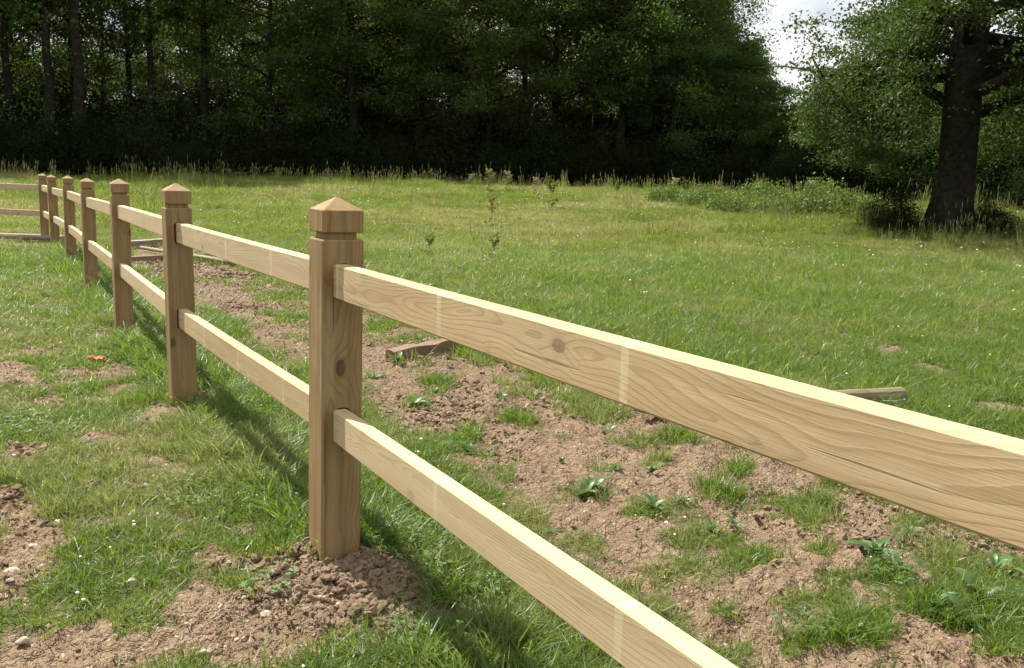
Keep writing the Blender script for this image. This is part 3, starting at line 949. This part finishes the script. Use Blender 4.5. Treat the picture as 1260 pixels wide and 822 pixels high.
# --- field beyond
far = [tuft_me(30 + s, 44, 0.17, 0.04, 0.11, 0.010, 1.0, M['meadow'], 2, 0.0) for s in range(4)] + \
      [tuft_me(40 + s, 40, 0.18, 0.07, 0.17, 0.010, 0.8, M['meadow'], 2, 0.02) for s in range(3)] + \
      [tuft_me(50 + s, 30, 0.16, 0.12, 0.26, 0.011, 0.55, M['meadow'], 2, 0.16) for s in range(3)]
cf = hidden_collection('meadow', far)
px_, py_, ix_, sc_, ti_ = [], [], [], [], []
for r0, r1, dens, smul in ((5, 12, 26, 0.75), (12, 22, 42, 0.85), (22, 36, 24, 1.15), (36, 58, 15, 1.5)):
    n = int(area(r0, r1) * dens)
    x, y = sector(n, r0, r1)
    g = grassness(x, y); w = woodland(x, y)
    side = fence_side(x, y)
    keep = (RNG.uniform(0, 1, n) < np.clip((g - 0.15) * 1.1, 0, 1)) & (w < -0.2) & ((side > 1.2) | (np.hypot(x, y) > 16))
    x, y, g, w = x[keep], y[keep], g[keep], w[keep]; m_ = len(x)
    rr = np.hypot(x, y)
    edge = sstep(-7, -1.0, w)
    oak = np.exp(-(np.hypot(x - 11.6, y - 22.5) / 4.0) ** 2)
    rough_ = fbm(x, y, 0.35, 3, 140)
    u = RNG.uniform(0, 1, m_)
    tall = u < np.clip(0.03 + edge * 0.2 + oak * 0.4 + 0.2 * sstep(0.55, 0.7, rough_) * (rr > 22), 0, 1)
    mid = RNG.uniform(0, 1, m_) < 0.28 + 0.6 * sstep(0.45, 0.65, rough_) * sstep(9, 18, rr)
    ix = np.where(tall, RNG.integers(7, 10, m_), np.where(mid, RNG.integers(4, 7, m_), RNG.integers(0, 4, m_)))
    s = smul * RNG.uniform(0.5, 1.25, m_) * np.where(tall, 0.85, 1) * (0.75 + 0.6 * sstep(0.4, 0.65, fbm(x, y, 0.9, 3, 180)))
    ti = np.clip(0.62 * sstep(0.45, 0.68, fbm(x, y, 0.22, 4, 160) + 0.5 * (fbm(x, y, 1.1, 3, 170) - .5)) * sstep(7, 18, rr) + RNG.normal(0.06, 0.2, m_), 0, 1)
    px_.append(x); py_.append(y); ix_.append(ix); sc_.append(s); ti_.append(ti)
x = np.concatenate(px_); y = np.concatenate(py_); s = np.concatenate(sc_)
scatter('meadow_grass', np.stack([x, y, h_full(x, y)], 1), rots(len(x), 0.1), np.stack([s, s, s * RNG.uniform(0.7, 1.2, len(s))], 1),
        np.concatenate(ix_), np.concatenate(ti_), cf, 'rough seeding meadow grass covering the open field', 'grass')


# --- clover leaves and white flowers
def clover_me(seed, n, R):
    rng = np.random.default_rng(seed); V = []; Q = []; o = 0
    for _ in range(n):
        a = rng.uniform(0, 6.283); rr = R * math.sqrt(rng.uniform()); c = np.array([rr * math.cos(a), rr * math.sin(a), rng.uniform(0.02, 0.06)])
        a0 = rng.uniform(0, 6.28); l = rng.uniform(0.007, 0.012)
        for k in range(3):
            t = a0 + k * 2.094; d = np.array([math.cos(t), math.sin(t), rng.uniform(-.1, .35)]); e = np.array([-math.sin(t), math.cos(t), 0]) * 0.5
            V += [c, c + l * (d * 0.6 - e), c + l * d * 1.05, c + l * (d * 0.6 + e)]; Q.append((o, o + 1, o + 2, o + 3)); o += 4
    return mesh_np('clover', np.array(V), np.array(Q), M['clover'])


cc = hidden_collection('clover', [clover_me(s, 34, 0.09) for s in range(4)])
n = int(area(1.3, 16) * 12); x, y = sector(n, 1.3, 16)
g = grassness(x, y); side = fence_side(x, y)
pn = fbm(x, y, 1.1, 3, 200)
keep = (RNG.uniform(0, 1, n) < sstep(0.50, 0.64, pn + 0.25 * np.exp(-((side) / 0.4) ** 2)) * g)
x, y = x[keep], y[keep]; s = RNG.uniform(0.8, 1.4, len(x))
scatter('clover', np.stack([x, y, h_full(x, y)], 1), rots(len(x), 0.08), np.stack([s, s, s], 1), RNG.integers(0, 4, len(x)), RNG.uniform(0, 1, len(x)) * 0,
        cc, 'patches of low clover leaves among the grass by the fence', 'clover')


def flower_me(seed, stem=0.07):
    bm = bmesh.new(); rng = random.Random(seed)
    bmesh.ops.create_icosphere(bm, subdivisions=1, radius=0.011)
    for v in bm.verts: v.co = v.co * rng.uniform(0.75, 1.1); v.co.z = v.co.z * 0.75 + stem
    me = bpy.data.meshes.new('flower'); bm.to_mesh(me); bm.free(); me.materials.append(M['petal'])
    return me


cfl = hidden_collection('clover_flower', [flower_me(s, 0.05 + 0.02 * s) for s in range(3)])
n = 4200; x, y = sector(n, 1.6, 40); r = np.hypot(x, y)
x2, y2 = sector(250, 1.6, 9); x = np.concatenate([x, x2]); y = np.concatenate([y, y2]); r = np.hypot(x, y)
g = grassness(x, y)
keep = (g > 0.6) & (RNG.uniform(0, 1, len(x)) < 0.12 + 0.9 * sstep(0.5, 0.64, fbm(x, y, 0.6, 3, 220))) & (woodland(x, y) < -1)
x, y, r = x[keep], y[keep], r[keep]; s = RNG.uniform(0.45, 0.85, len(x)) * (0.7 + r / 16)
scatter('clover_flowers', np.stack([x, y, h_full(x, y)], 1), rots(len(x), 0.2), np.stack([s, s, s], 1), RNG.integers(0, 3, len(x)), s * 0, cfl,
        'tiny white clover flower heads dotted through the grass', 'flowers')

# --- soil clods and grit
cr_ = hidden_collection('clod', [rock_me(60 + s, M['clod'], 2 if s < 3 else 1, 0.6, 1.1) for s in range(6)])
x, y = sector(260000, 1.3, 13)
x2, y2 = RNG.normal(posts[0][0] + .05, 0.30, 5500), RNG.normal(posts[0][1] - .1, 0.24, 5500)
x = np.concatenate([x, x2]); y = np.concatenate([y, y2]); heap = np.concatenate([np.zeros(260000), np.ones(5500)])
r = np.hypot(x, y); g = grassness(x, y)
lum = fbm(x, y, 1.6, 3, 240)
keep = RNG.uniform(0, 1, len(x)) < (1 - g) ** 1.5 * (0.22 + 0.78 * sstep(0.42, 0.6, lum)) * np.where(heap > 0, 1, np.clip(4.5 / r, 0.1, 1))
x, y, r, heap = x[keep], y[keep], r[keep], heap[keep]
s = np.exp(RNG.normal(math.log(0.0040), 0.55, len(x))) * (1 + 0.15 * heap) * (1 + 1.0 * sstep(0.52, 0.68, lum[keep])) * np.clip(r / 4, 1, 2.2)
s = np.clip(s, 0.0015, 0.022)
scatter('soil_clods', np.stack([x, y, h_full(x, y) + s * 0.2], 1), rots(len(x), 0.5), np.stack([s, s, s], 1), RNG.integers(0, 6, len(x)), s * 0, cr_,
        'loose reddish-brown clods and grit on the bare soil', 'soil')

def straw_me(seed, n, R):
    rng = np.random.default_rng(seed); V = []; Q = []; o = 0
    for _ in range(n):
        a = rng.uniform(0, 6.283); rr = R * math.sqrt(rng.uniform()); c = np.array([rr * math.cos(a), rr * math.sin(a), rng.uniform(0.003, 0.014)])
        t = rng.uniform(0, 6.28); l = rng.uniform(0.004, 0.018); d_ = np.array([math.cos(t), math.sin(t), rng.uniform(-.25, .25)]) * l; e = np.array([-math.sin(t), math.cos(t), 0]) * rng.uniform(.0007, .0013)
        m2 = c + np.array([0, 0, rng.uniform(0, .006)]) + e * rng.uniform(-3, 3)
        V += [c - d_ - e, c - d_ + e, m2 + e, m2 - e, c + d_ + e, c + d_ - e]; Q += [(o, o + 1, o + 2, o + 3), (o + 3, o + 2, o + 4, o + 5)]; o += 6
    return mesh_np('straw', np.array(V), np.array(Q), M['straw'])


M['straw'] = leaf_mat('dry_straw', (0.22, 0.155, 0.09), (0.29, 0.21, 0.125), (0.36, 0.28, 0.17), (0.3, 0.24, 0.12), 0.2)
cst = hidden_collection('straw', [straw_me(s, 36, 0.11) for s in range(4)])
n = int(area(1.3, 12) * 60); x, y = sector(n, 1.3, 12); g = grassness(x, y)
keep = RNG.uniform(0, 1, n) < np.clip(0.2 + (1 - g), 0, 1) * (0.25 + 0.75 * sstep(0.4, 0.6, fbm(x, y, 1.9, 3, 260)))
x, y = x[keep], y[keep]; s = RNG.uniform(0.7, 1.3, len(x)) * np.clip(np.hypot(x, y) / 5, 1, 2)
scatter('straw_litter', np.stack([x, y, h_full(x, y)], 1), rots(len(x), 0.06), np.stack([s, s, s], 1), RNG.integers(0, 4, len(x)), s * 0, cst,
        'dry straw and dead grass bits strewn on the soil', 'straw')
# dug heap behind the third and second posts
x, y = [], []
for q in [(225, 330), (260, 330), (300, 332), (250, 338), (340, 345), (200, 326)]:
    c = ground_pt(*q); x.append(RNG.normal(c[0], 0.5, 500)); y.append(RNG.normal(c[1], 0.5, 500))
x = np.concatenate(x); y = np.concatenate(y); s = np.clip(np.exp(RNG.normal(math.log(0.026), 0.45, len(x))), 0, .055)
scatter('dug_earth', np.stack([x, y, h_full(x, y) + s * 0.2], 1), rots(len(x), 0.5), np.stack([s, s, s], 1), RNG.integers(0, 6, len(x)), s * 0, cr_,
        'heaped dark dug earth behind the fence by the planks', 'soil')


# ------------------------------------------------------------------ broad-leaved weeds
def weed_leaf(L, w, arch):
    n = 5; V = []; Q = []
    prof = [0.12, 0.75, 1.0, 0.85, 0.5, 0.04]
    for k in range(n + 1):
        t = k / n; xx = L * t; zz = arch * L * math.sin(t * 2.2) * 0.6 + 0.01
        hw = w / 2 * prof[k]
        V += [(xx, -hw, zz + hw * 0.35), (xx, 0, zz), (xx, hw, zz + hw * 0.35)]
    for k in range(n):
        a = 3 * k
        Q += [(a, a + 3, a + 4, a + 1), (a + 1, a + 4, a + 5, a + 2)]
    return mesh_np('leaf', np.array(V), np.array(Q), M['weed'], True)


LEAVES = [weed_leaf(0.15, 0.050, 0.5), weed_leaf(0.12, 0.045, 0.3), weed_leaf(0.10, 0.030, 0.7), weed_leaf(0.07, 0.035, 0.45)]
WEEDS = [(489, 452, 1), (522, 449, .9), (460, 467, .9), (508, 500, 1), (535, 492, .9), (615, 490, .7), (729, 608, 1), (804, 632, .9), (801, 587, .9), (753, 585, .8),
         (750, 536, .8), (720, 614, .8), (1077, 684, 1.1), (1189, 762, 1.1), (1119, 656, .9), (1054, 777, .7), (877, 656, .9), (1210, 735, 1.1), (1150, 745, 1), (1100, 700, .9), (905, 655, .7),
         (1225, 700, 1), (840, 625, .7), (690, 570, .6), (575, 560, .7), (460, 560, .8), (500, 600, .8), (520, 575, .7), (300, 560, .6), (345, 600, .7), (570, 775, .6), (350, 540, .7)]
for k, (px, py, sc) in enumerate(WEEDS):
    p = ground_pt(px, py); z = float(h_full(p[0], p[1]))
    rg = random.Random(300 + k)
    strip = float(poly_sd(STRIP, np.array([p[0]]), np.array([p[1]]))[0]) > 0
    w = add('broad_leaved_weed', None, loc=(p[0], p[1], z), rot=(0, 0, rg.uniform(0, 6.28)), scale=(sc * .78, sc * .78, sc * .78),
            label='low broad-leaved green weed growing in the bare soil strip' if strip else 'low broad-leaved green weed growing in the grass at the fence foot',
            cat='weed', group='weeds in the bare soil' if strip else 'weeds at the fence foot')
    nl = rg.randint(7, 12)
    for q in range(nl):
        add('leaf', LEAVES[rg.randint(0, 3)], w, loc=(0, 0, 0), rot=(rg.uniform(-.25, .25), rg.uniform(-0.55, 0.15), q * 2.4 + rg.uniform(-.4, .4)), scale=(rg.uniform(.6, 1.1),) * 3)


# ------------------------------------------------------------------ trees
def leaves(centers, spread, per, size, rng, up=0.35, flat=0.7):
    n = len(centers) * per
    c = np.repeat(centers, per, 0) + rng.normal(0, 1, (n, 3)) * np.repeat(spread, per)[:, None] * np.array([1, 1, flat])
    d = rng.normal(0, 1, (n, 3)); d[:, 2] -= 0.25; d /= np.linalg.norm(d, axis=1)[:, None]
    nn = rng.normal(0, 1, (n, 3)); nn[:, 2] += up * 3
    e = np.cross(d, nn); e /= np.linalg.norm(e, axis=1)[:, None] + 1e-9
    nn = np.cross(e, d)
    L = size * rng.uniform(0.55, 1.3, n)[:, None]; w = L * rng.uniform(0.28, 0.42, n)[:, None]
    V = np.stack([c - d * L * 0.5, c + e * w - d * L * 0.06 + nn * w * 0.25, c + d * L * 0.5, c - e * w - d * L * 0.06 + nn * w * 0.25], 1).reshape(-1, 3)
    i = np.arange(n) * 4
    return V, np.stack([i, i + 1, i + 2, i + 3], 1)


def make_tree(seed, H, r0, base, rx, limbs, leaf, per, mat, shape=0.5, wobble=0.05, droop=0.0, bark='bark', sub=5, lowfill=0):
    rng = np.random.default_rng(seed)
    zs = np.linspace(-0.3, H * 0.95, 12)
    wob = np.cumsum(rng.normal(0, wobble, (12, 2)), 0) * (H / 14)
    wob[:2] = 0
    path = np.column_stack([wob, zs])
    rad = r0 * (1 - np.linspace(0, 1, 12) ** 0.8 * 0.9); rad[0] *= 1.5; rad[1] *= 1.12
    parts = [tube(path, rad, 10, 0.10, rng)]
    cents = []; spr = []
    for k in range(limbs):
        t = base + (0.97 - base) * (k + rng.uniform(0, 1)) / limbs
        z = t * H; x0 = np.interp(z, zs, wob[:, 0]); y0 = np.interp(z, zs, wob[:, 1])
        az = k * 2.39996 + rng.normal(0, .35)
        f = (t - base) / (1 - base)
        R = rx * (math.sin(math.pi * (0.18 + 0.80 * f ** (0.75 + shape * .5))) ** 0.65) * rng.uniform(0.75, 1.15)
        rise = rng.uniform(0.15, 0.55) * R - droop * R * (1 - f)
        p = [np.array([x0, y0, z])]
        for q in range(1, 6):
            u = q / 5
            p.append(np.array([x0 + math.cos(az) * R * u, y0 + math.sin(az) * R * u, z + rise * u ** (0.8 if droop == 0 else 1.4)]) + rng.normal(0, 0.05 * R, 3) * u)
        rb = r0 * 0.32 * (1 - 0.6 * f)
        parts.append(tube(p, rb * (1 - np.linspace(0, 1, 6) * 0.85), 6))
        for q in range(sub):
            u = rng.uniform(0.35, 1.0); c = np.array([np.interp(u, np.linspace(0, 1, 6), [a[i] for a in p]) for i in range(3)])
            e = c + rng.normal(0, 1, 3) * np.array([1, 1, 0.7]) * R * 0.24
            parts.append(tube([c, (c + e) / 2 + rng.normal(0, .08, 3), e], [rb * 0.35, rb * 0.22, rb * 0.06], 4))
            cents += [e, (c + e) / 2]; spr += [0.065 * rx + 0.2, 0.055 * rx + 0.17]
        cents.append(p[-1]); spr.append(0.06 * rx + 0.2)
    for k in range(lowfill):
        a = rng.uniform(0, 6.28); rr = rx * math.sqrt(rng.uniform(0.05, 1)) * 0.9
        cents.append(np.array([rr * math.cos(a), rr * math.sin(a), rng.uniform(0.1, base) * H])); spr.append(0.12 * rx + .2)
    cents = np.array(cents); spr = np.array(spr)
    v, q = leaves(cents, spr, per, leaf, rng, 0.6, 0.5)
    tm = mesh_np('trunk', *merge(parts), M[bark], True)
    cm = mesh_np('crown', v, q, M[mat])
    return tm, cm


KINDS = [make_tree(1, 17, 0.34, 0.16, 4.6, 34, 0.17, 100, 'forest_leaf', 0.4),
         make_tree(2, 15, 0.28, 0.12, 4.2, 34, 0.16, 100, 'forest_leaf', 0.7),
         make_tree(3, 19, 0.40, 0.22, 5.0, 36, 0.175, 105, 'forest_leaf', 0.3),
         make_tree(4, 13, 0.22, 0.10, 3.6, 30, 0.155, 95, 'forest_leaf', 0.6),
         make_tree(5, 18, 0.30, 0.42, 3.6, 26, 0.165, 62, 'forest_leaf', 0.5, lowfill=14),
         make_tree(6, 8.5, 0.16, 0.10, 2.8, 24, 0.14, 100, 'forest_leaf', 0.6)]
LAB = ['tall dark broadleaf tree in the dense wood at the field edge', 'rounded dark green tree in the dense wood at the field edge',
       'very tall spreading tree in the dense wood at the field edge', 'slender leafy tree in the dense wood at the field edge',
       'bare-stemmed tall tree with a high thin crown in the wood', 'low-crowned small tree of the wood edge around and behind the oak']


def plant_tree(kind, px, dist, scale=1.0, zs=1.0, name='woodland_tree', lab=None, grp='trees of the dense wood'):
    d = ray(px, 225); k = dist / math.hypot(d[0], d[1]); x, y = d[0] * k, d[1] * k
    z = float(h_full(np.array([x]), np.array([y]))[0])
    o = add(name, None, loc=(x, y, z - 0.05), rot=(0, 0, random.uniform(0, 6.28)), scale=(scale, scale, scale * zs), label=lab or LAB[kind], cat='tree', group=grp)
    add('trunk', KINDS[kind][0], o); add('crown', KINDS[kind][1], o)
    return o


rt = random.Random(21)
# front row
FRONT = [(-120, 54, 0, 1.0, 'dark broadleaf tree at the front of the wood beyond the cross fence'), (15, 56, 4, 1.0, 'thin bare-stemmed tree at the wood front behind the rails of the cross fence'),
         (65, 54.5, 4, 1.05, 'slim bare-stemmed tree at the wood front behind the corner post'), (100, 53.5, 4, 1.3, 'thickest bare dark trunk at the wood front behind the far fence posts'),
         (190, 56, 4, 0.95, 'bare-stemmed tree at the wood front beside a bright sky chink'), (255, 55, 4, 1.0, 'tall straight-stemmed tree at the wood front left of the rounded crowns'),
         (330, 54, 1, 1.0, 'rounded front tree of the wood next to the straight bare stems'), (430, 55, 2, 0.95, 'tall spreading front tree of the wood behind the largest post cap'),
         (515, 55, 0, 1.0, 'tall front tree of the wood behind the pale-tipped field weeds'), (600, 54.5, 3, 1.1, 'slender front tree of the wood behind the rust-red dock'),
         (680, 55, 1, 1.05, 'rounded front tree of the wood behind the bushy green weed'), (765, 54, 2, 0.95, 'spreading front tree of the wood left of the bramble bank'),
         (825, 53, 1, 0.95, 'rounded front tree of the wood behind the first brambles'), (898, 54, 5, 0.98, 'low tree stepping down beside the sky gap')]
for px, dist, k, s, lb in FRONT:
    plant_tree(k, px, dist + 5, s * rt.uniform(1.02, 1.1), lab=lb)
# second and third rows
for row, (dd, step) in enumerate(((66, 95), (73, 105), (81, 120))):
    px = -190 + 30 * row
    while px < (770, 740, 730)[row]:
        if row == 2 and px < 310: px += step; continue
        k = rt.choice([0, 1, 2, 3, 4] if px > 300 else [4])
        plant_tree(k, px + rt.uniform(-25, 25), dd + rt.uniform(-2, 2), rt.uniform(0.9, 1.1))
        px += step * (1.3 if px < 310 else 1)
for px, dist, k, s in [(25, 76, 0, 1.0), (130, 79, 1, 1.05), (225, 78, 1, .9), (800, 66, 2, .95), (838, 65, 1, 1.0), (770, 73, 0, 1.0), (820, 75, 0, 1.0), (862, 70, 3, 1.0), (885, 66, 5, 1.15), (905, 75, 5, 1.2)]:
    plant_tree(k, px, dist, s, lab='small tree in the wood left of the sky gap' if k == 5 else None)
px = -180
while px < 840:
    plant_tree(rt.choice([3, 5, 5]), px + rt.uniform(-12, 12), 88 + rt.uniform(-3, 3), rt.uniform(1.0, 1.2), lab='low leafy tree closing the back of the dense wood', grp='low trees at the back of the wood')
    px += 52
# lower trees under the sky gap and behind the oak
for px, dist, s in [(945, 58, 0.72), (990, 60, 0.66), (1040, 56, 0.72), (1095, 52, 0.72), (1150, 55, 0.8), (1205, 50, 0.8), (1270, 48, 0.95), (1340, 45, 1.0), (1440, 42, 1.1), (1020, 67, 0.85), (1100, 65, 0.9), (1190, 63, 0.95), (1290, 58, 1.1)]:
    plant_tree(5, px, dist, s * rt.uniform(.95, 1.05), lab=None, grp='low trees at the wood edge')

# undergrowth shrubs that close off the wood near the ground
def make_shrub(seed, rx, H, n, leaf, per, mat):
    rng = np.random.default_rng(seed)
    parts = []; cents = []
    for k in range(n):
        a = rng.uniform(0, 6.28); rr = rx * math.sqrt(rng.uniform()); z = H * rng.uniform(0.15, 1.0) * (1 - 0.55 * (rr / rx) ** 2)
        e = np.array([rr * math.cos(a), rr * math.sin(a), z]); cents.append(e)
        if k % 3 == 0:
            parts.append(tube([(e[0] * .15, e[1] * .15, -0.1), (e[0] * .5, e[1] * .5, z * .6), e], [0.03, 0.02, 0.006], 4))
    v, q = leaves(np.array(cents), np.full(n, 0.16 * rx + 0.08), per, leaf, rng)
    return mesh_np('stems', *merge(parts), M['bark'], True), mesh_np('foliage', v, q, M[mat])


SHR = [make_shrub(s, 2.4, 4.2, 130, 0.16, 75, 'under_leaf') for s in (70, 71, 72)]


def plant_shrub(src, px, dist, s, name, lab, cat, grp, zs=1.0):
    d = ray(px, 225); k = dist / math.hypot(d[0], d[1]); x, y = d[0] * k, d[1] * k
    z = float(h_full(np.array([x]), np.array([y]))[0])
    o = add(name, None, loc=(x, y, z - 0.03), rot=(0, 0, random.uniform(0, 6.28)), scale=(s, s, s * zs), label=lab, cat=cat, group=grp)
    add('stems', src[0], o); add('foliage', src[1], o)
    return o


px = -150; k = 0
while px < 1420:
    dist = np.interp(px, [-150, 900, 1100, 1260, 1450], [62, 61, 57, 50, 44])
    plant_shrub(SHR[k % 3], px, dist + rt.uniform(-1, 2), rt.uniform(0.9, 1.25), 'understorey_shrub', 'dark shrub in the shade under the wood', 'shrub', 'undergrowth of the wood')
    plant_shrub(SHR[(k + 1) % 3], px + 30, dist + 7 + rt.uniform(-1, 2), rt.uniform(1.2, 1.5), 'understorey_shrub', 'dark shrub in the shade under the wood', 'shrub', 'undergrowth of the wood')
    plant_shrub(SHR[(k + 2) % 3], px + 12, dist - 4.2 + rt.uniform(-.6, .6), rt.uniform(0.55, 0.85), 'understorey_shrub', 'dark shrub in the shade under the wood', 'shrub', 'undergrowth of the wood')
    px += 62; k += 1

# bramble bank at the far right of the field
BR = [make_shrub(s, 1.0, 0.8, 60, 0.11, 40, 'bramble') for s in (80, 81)]
for k, (px, py, s) in enumerate([(820, 252, .8), (862, 256, .9), (905, 262, 1.0), (950, 264, .8), (985, 268, .9), (1030, 268, 1.0), (1070, 266, .9), (1010, 252, .9), (940, 250, .9), (1060, 254, .9), (880, 246, .7)]):
    p = ground_pt(px, py); dist = min(np.hypot(p[0], p[1]), 42)
    plant_shrub(BR[k % 2], px, dist, s * rt.uniform(.6, 1.25), 'bramble_bush', 'low green bramble bush on the rough bank before the wood', 'bush', 'brambles on the rough bank', rt.uniform(.9, 1.3))
plant_shrub(SHR[0], 1105, 24.3, 0.28, 'shaded_bush', 'low dark bush on the left side of the oak trunk', 'bush', None, 0.9)
plant_shrub(SHR[1], 1218, 24.5, 0.24, 'shaded_bush', 'low dark bush on the right side of the oak trunk', 'bush', None, 0.8)


# ---- the big oak
def make_oak():
    rng = np.random.default_rng(5)
    zs = np.array([-0.4, 0.0, 0.25, 0.7, 1.5, 2.6, 3.8, 5.0, 6.5, 8.5, 11.0])
    px_ = np.array([0, 0, 0, .02, .05, .0, -.05, .05, .15, .0, .3])
    rad = np.array([.80, .68, .56, .48, .44, .42, .42, .36, .30, .20, .10])
    path = np.column_stack([px_, px_ * .4, zs])
    trunk = tube(path, rad, 22, 0.06, rng)
    boughs = []; cents = []; spr = []
    spec = []
    for k in range(44):
        z = 2.6 + 9.0 * (k / 43) ** 0.9; az = k * 2.39996 + rng.normal(0, .3)
        f = (z - 2.6) / 9.0
        R = 6.6 * (1 - 0.55 * f ** 2) * rng.uniform(0.72, 1.05)
        la = math.cos(az) * 0.898 - math.sin(az) * 0.440
        if la < -0.05: R = min(R, (2.2 if z > 4 else 3.2) / -la)    # shorter towards the sky gap
        spec.append((z, az, R, rng.uniform(-.12, .35) * R if f < .3 else rng.uniform(.1, .5) * R))
    for z, az, R, rise in spec:
        p = [np.array([np.interp(z, zs, px_), 0, z])]
        for q in range(1, 8):
            u = q / 7
            p.append(np.array([math.cos(az) * R * u, math.sin(az) * R * u, z + rise * u + 0.5 * math.sin(u * 3) * (0.4)]) + rng.normal(0, .16, 3) * u)
        rb = 0.17 if z < 7 else 0.10
        parts = [tube(p, rb * (1 - np.linspace(0, 1, 8) * .85), 7)]
        for q in range(11):
            u = rng.uniform(.3, 1); c = np.array([np.interp(u, np.linspace(0, 1, 8), [a[i] for a in p]) for i in range(3)])
            e = c + rng.normal(0, 1, 3) * np.array([1, 1, .75]) * (0.55 + 0.5 * u)
            parts.append(tube([c, (c + e) / 2 + rng.normal(0, .1, 3), e], [.035, .022, .006], 4))
            cents += [e, e + rng.normal(0, .3, 3), (c + e) / 2]; spr += [.30, .26, .24]
        cents.append(p[-1]); spr.append(.3)
        boughs.append(merge(parts))
    # hanging lower skirt on the left and behind
    for k in range(330):
        a = rng.uniform(0, 6.283); rr = rng.uniform(2.2, 6.0)
        cents.append(np.array([rr * math.cos(a), rr * math.sin(a), rng.uniform(1.9, 5.2)])); spr.append(.36)
    for k in range(230):                                           # heavy right side of the crown
        la = rng.uniform(0.9, 6.0); de = rng.uniform(-3.0, 3.5)
        cents.append(np.array([la * 0.898 + de * 0.440, -la * 0.440 + de * 0.898, rng.uniform(1.7, 6.0)])); spr.append(.36)
    for k in range(130):
        a = rng.uniform(2.0, 4.3); rr = rng.uniform(1.6, 4.3)
        cents.append(np.array([rr * math.cos(a), rr * math.sin(a) + 1.0, rng.uniform(1.1, 3.2) + 0.2 * rr])); spr.append(.33)
    cents = np.array(cents); spr = np.array(spr)
    lat = cents[:, 0] * 0.898 - cents[:, 1] * 0.440          # across the line of sight from the fence
    dep = cents[:, 0] * 0.440 + cents[:, 1] * 0.898
    lim = np.where(cents[:, 2] < 4.6, -3.5, -2.7) + rng.normal(0, .25, len(cents))
    ok = (lat > lim) & ~((np.abs(lat) < 0.75) & (dep < 0) & (cents[:, 2] < 4.3))
    cents, spr = cents[ok], spr[ok]
    v, q = leaves(cents, spr * 0.78, 150, 0.085, rng, 0.7, 0.42)
    return trunk, boughs, (v, q)


tr, bo, cw = make_oak()
d = ray(1166, 284); kk = 25.0 / math.hypot(d[0], d[1])
ox, oy = d[0] * kk, d[1] * kk
oz = float(h_full(np.array([ox]), np.array([oy]))[0])
oak = add('oak_tree', None, loc=(ox, oy, oz), label='big old oak with a thick trunk standing alone in the field', cat='tree')
add('trunk', mesh_np('trunk', *tr, M['oak_bark'], True), oak)
for bb in bo: add('bough', mesh_np('bough', *bb, M['oak_bark'], True), oak)
add('crown', mesh_np('crown', *cw, M['oak_leaf']), oak)


# ------------------------------------------------------------------ tall field weeds
def dock_parts(seed, H, stemmat, leafmat):
    rng = np.random.default_rng(seed)
    st = [tube([(0, 0, -.03), (rng.normal(0, .02), rng.normal(0, .02), H * .5), (rng.normal(0, .05), rng.normal(0, .05), H)], [.008, .006, .003], 5)]
    cents = []
    for k in range(9):
        z = H * rng.uniform(.45, .95); a = rng.uniform(0, 6.28); l = .16 * H
        e = (math.cos(a) * l, math.sin(a) * l, z + l * 1.2)
        st.append(tube([(0, 0, z), e], [.005, .002], 4)); cents.append(np.array(e)); cents.append(np.array((e[0] / 2, e[1] / 2, z + l * .6)))
    cents.append(np.array((0, 0, H)))
    v, q = leaves(np.array(cents), np.full(len(cents), .03 * H), 14, .05, rng)
    v2, q2 = leaves(np.array([(0, 0, H * .15), (0.05, 0, H * .3)]), np.full(2, .08 * H), 12, .10, rng)
    return mesh_np('stem', *merge(st), stemmat, True), mesh_np('seed_head', v, q, leafmat), mesh_np('foliage', v2, q2, M['bramble'])


DK = [dock_parts(1, 1.1, M['dock_stem'], M['dock_stem']), dock_parts(2, .8, M['bramble'], M['bramble']), dock_parts(3, .9, M['bramble'], M['seed'])]
for px, py, k, s in [(607, 283, 0, .75), (603, 240, 2, 1.2), (625, 238, 2, 1.1), (680, 258, 1, 1.2), (580, 236, 2, .9), (760, 250, 1, .9), (610, 325, 1, .55), (530, 320, 1, .5), (845, 255, 1, 1.1), (660, 245, 2, .9), (1000, 252, 2, 1.0), (830, 250, 2, 1)]:
    p = ground_pt(px, py); dist = min(np.hypot(p[0], p[1]), 46)
    d = ray(px, 225); q = dist / math.hypot(d[0], d[1]); x, y = d[0] * q, d[1] * q
    z = float(h_full(np.array([x]), np.array([y]))[0])
    o = add('tall_dock' if k == 0 else 'tall_weed', None, loc=(x, y, z), rot=(0, 0, random.uniform(0, 6)), scale=(s, s, s),
            label=['rust-red dock stem standing in the field grass', 'bushy green weed standing above the field grass', 'tall pale-tipped weed standing near the wood edge'][k],
            cat='weed', group=None if k == 0 else ['', 'green weeds in the field', 'pale-tipped weeds in the field'][k])
    add('stem', DK[k][0], o); add('seed_head', DK[k][1], o, kind='stuff'); add('foliage', DK[k][2], o, kind='stuff')
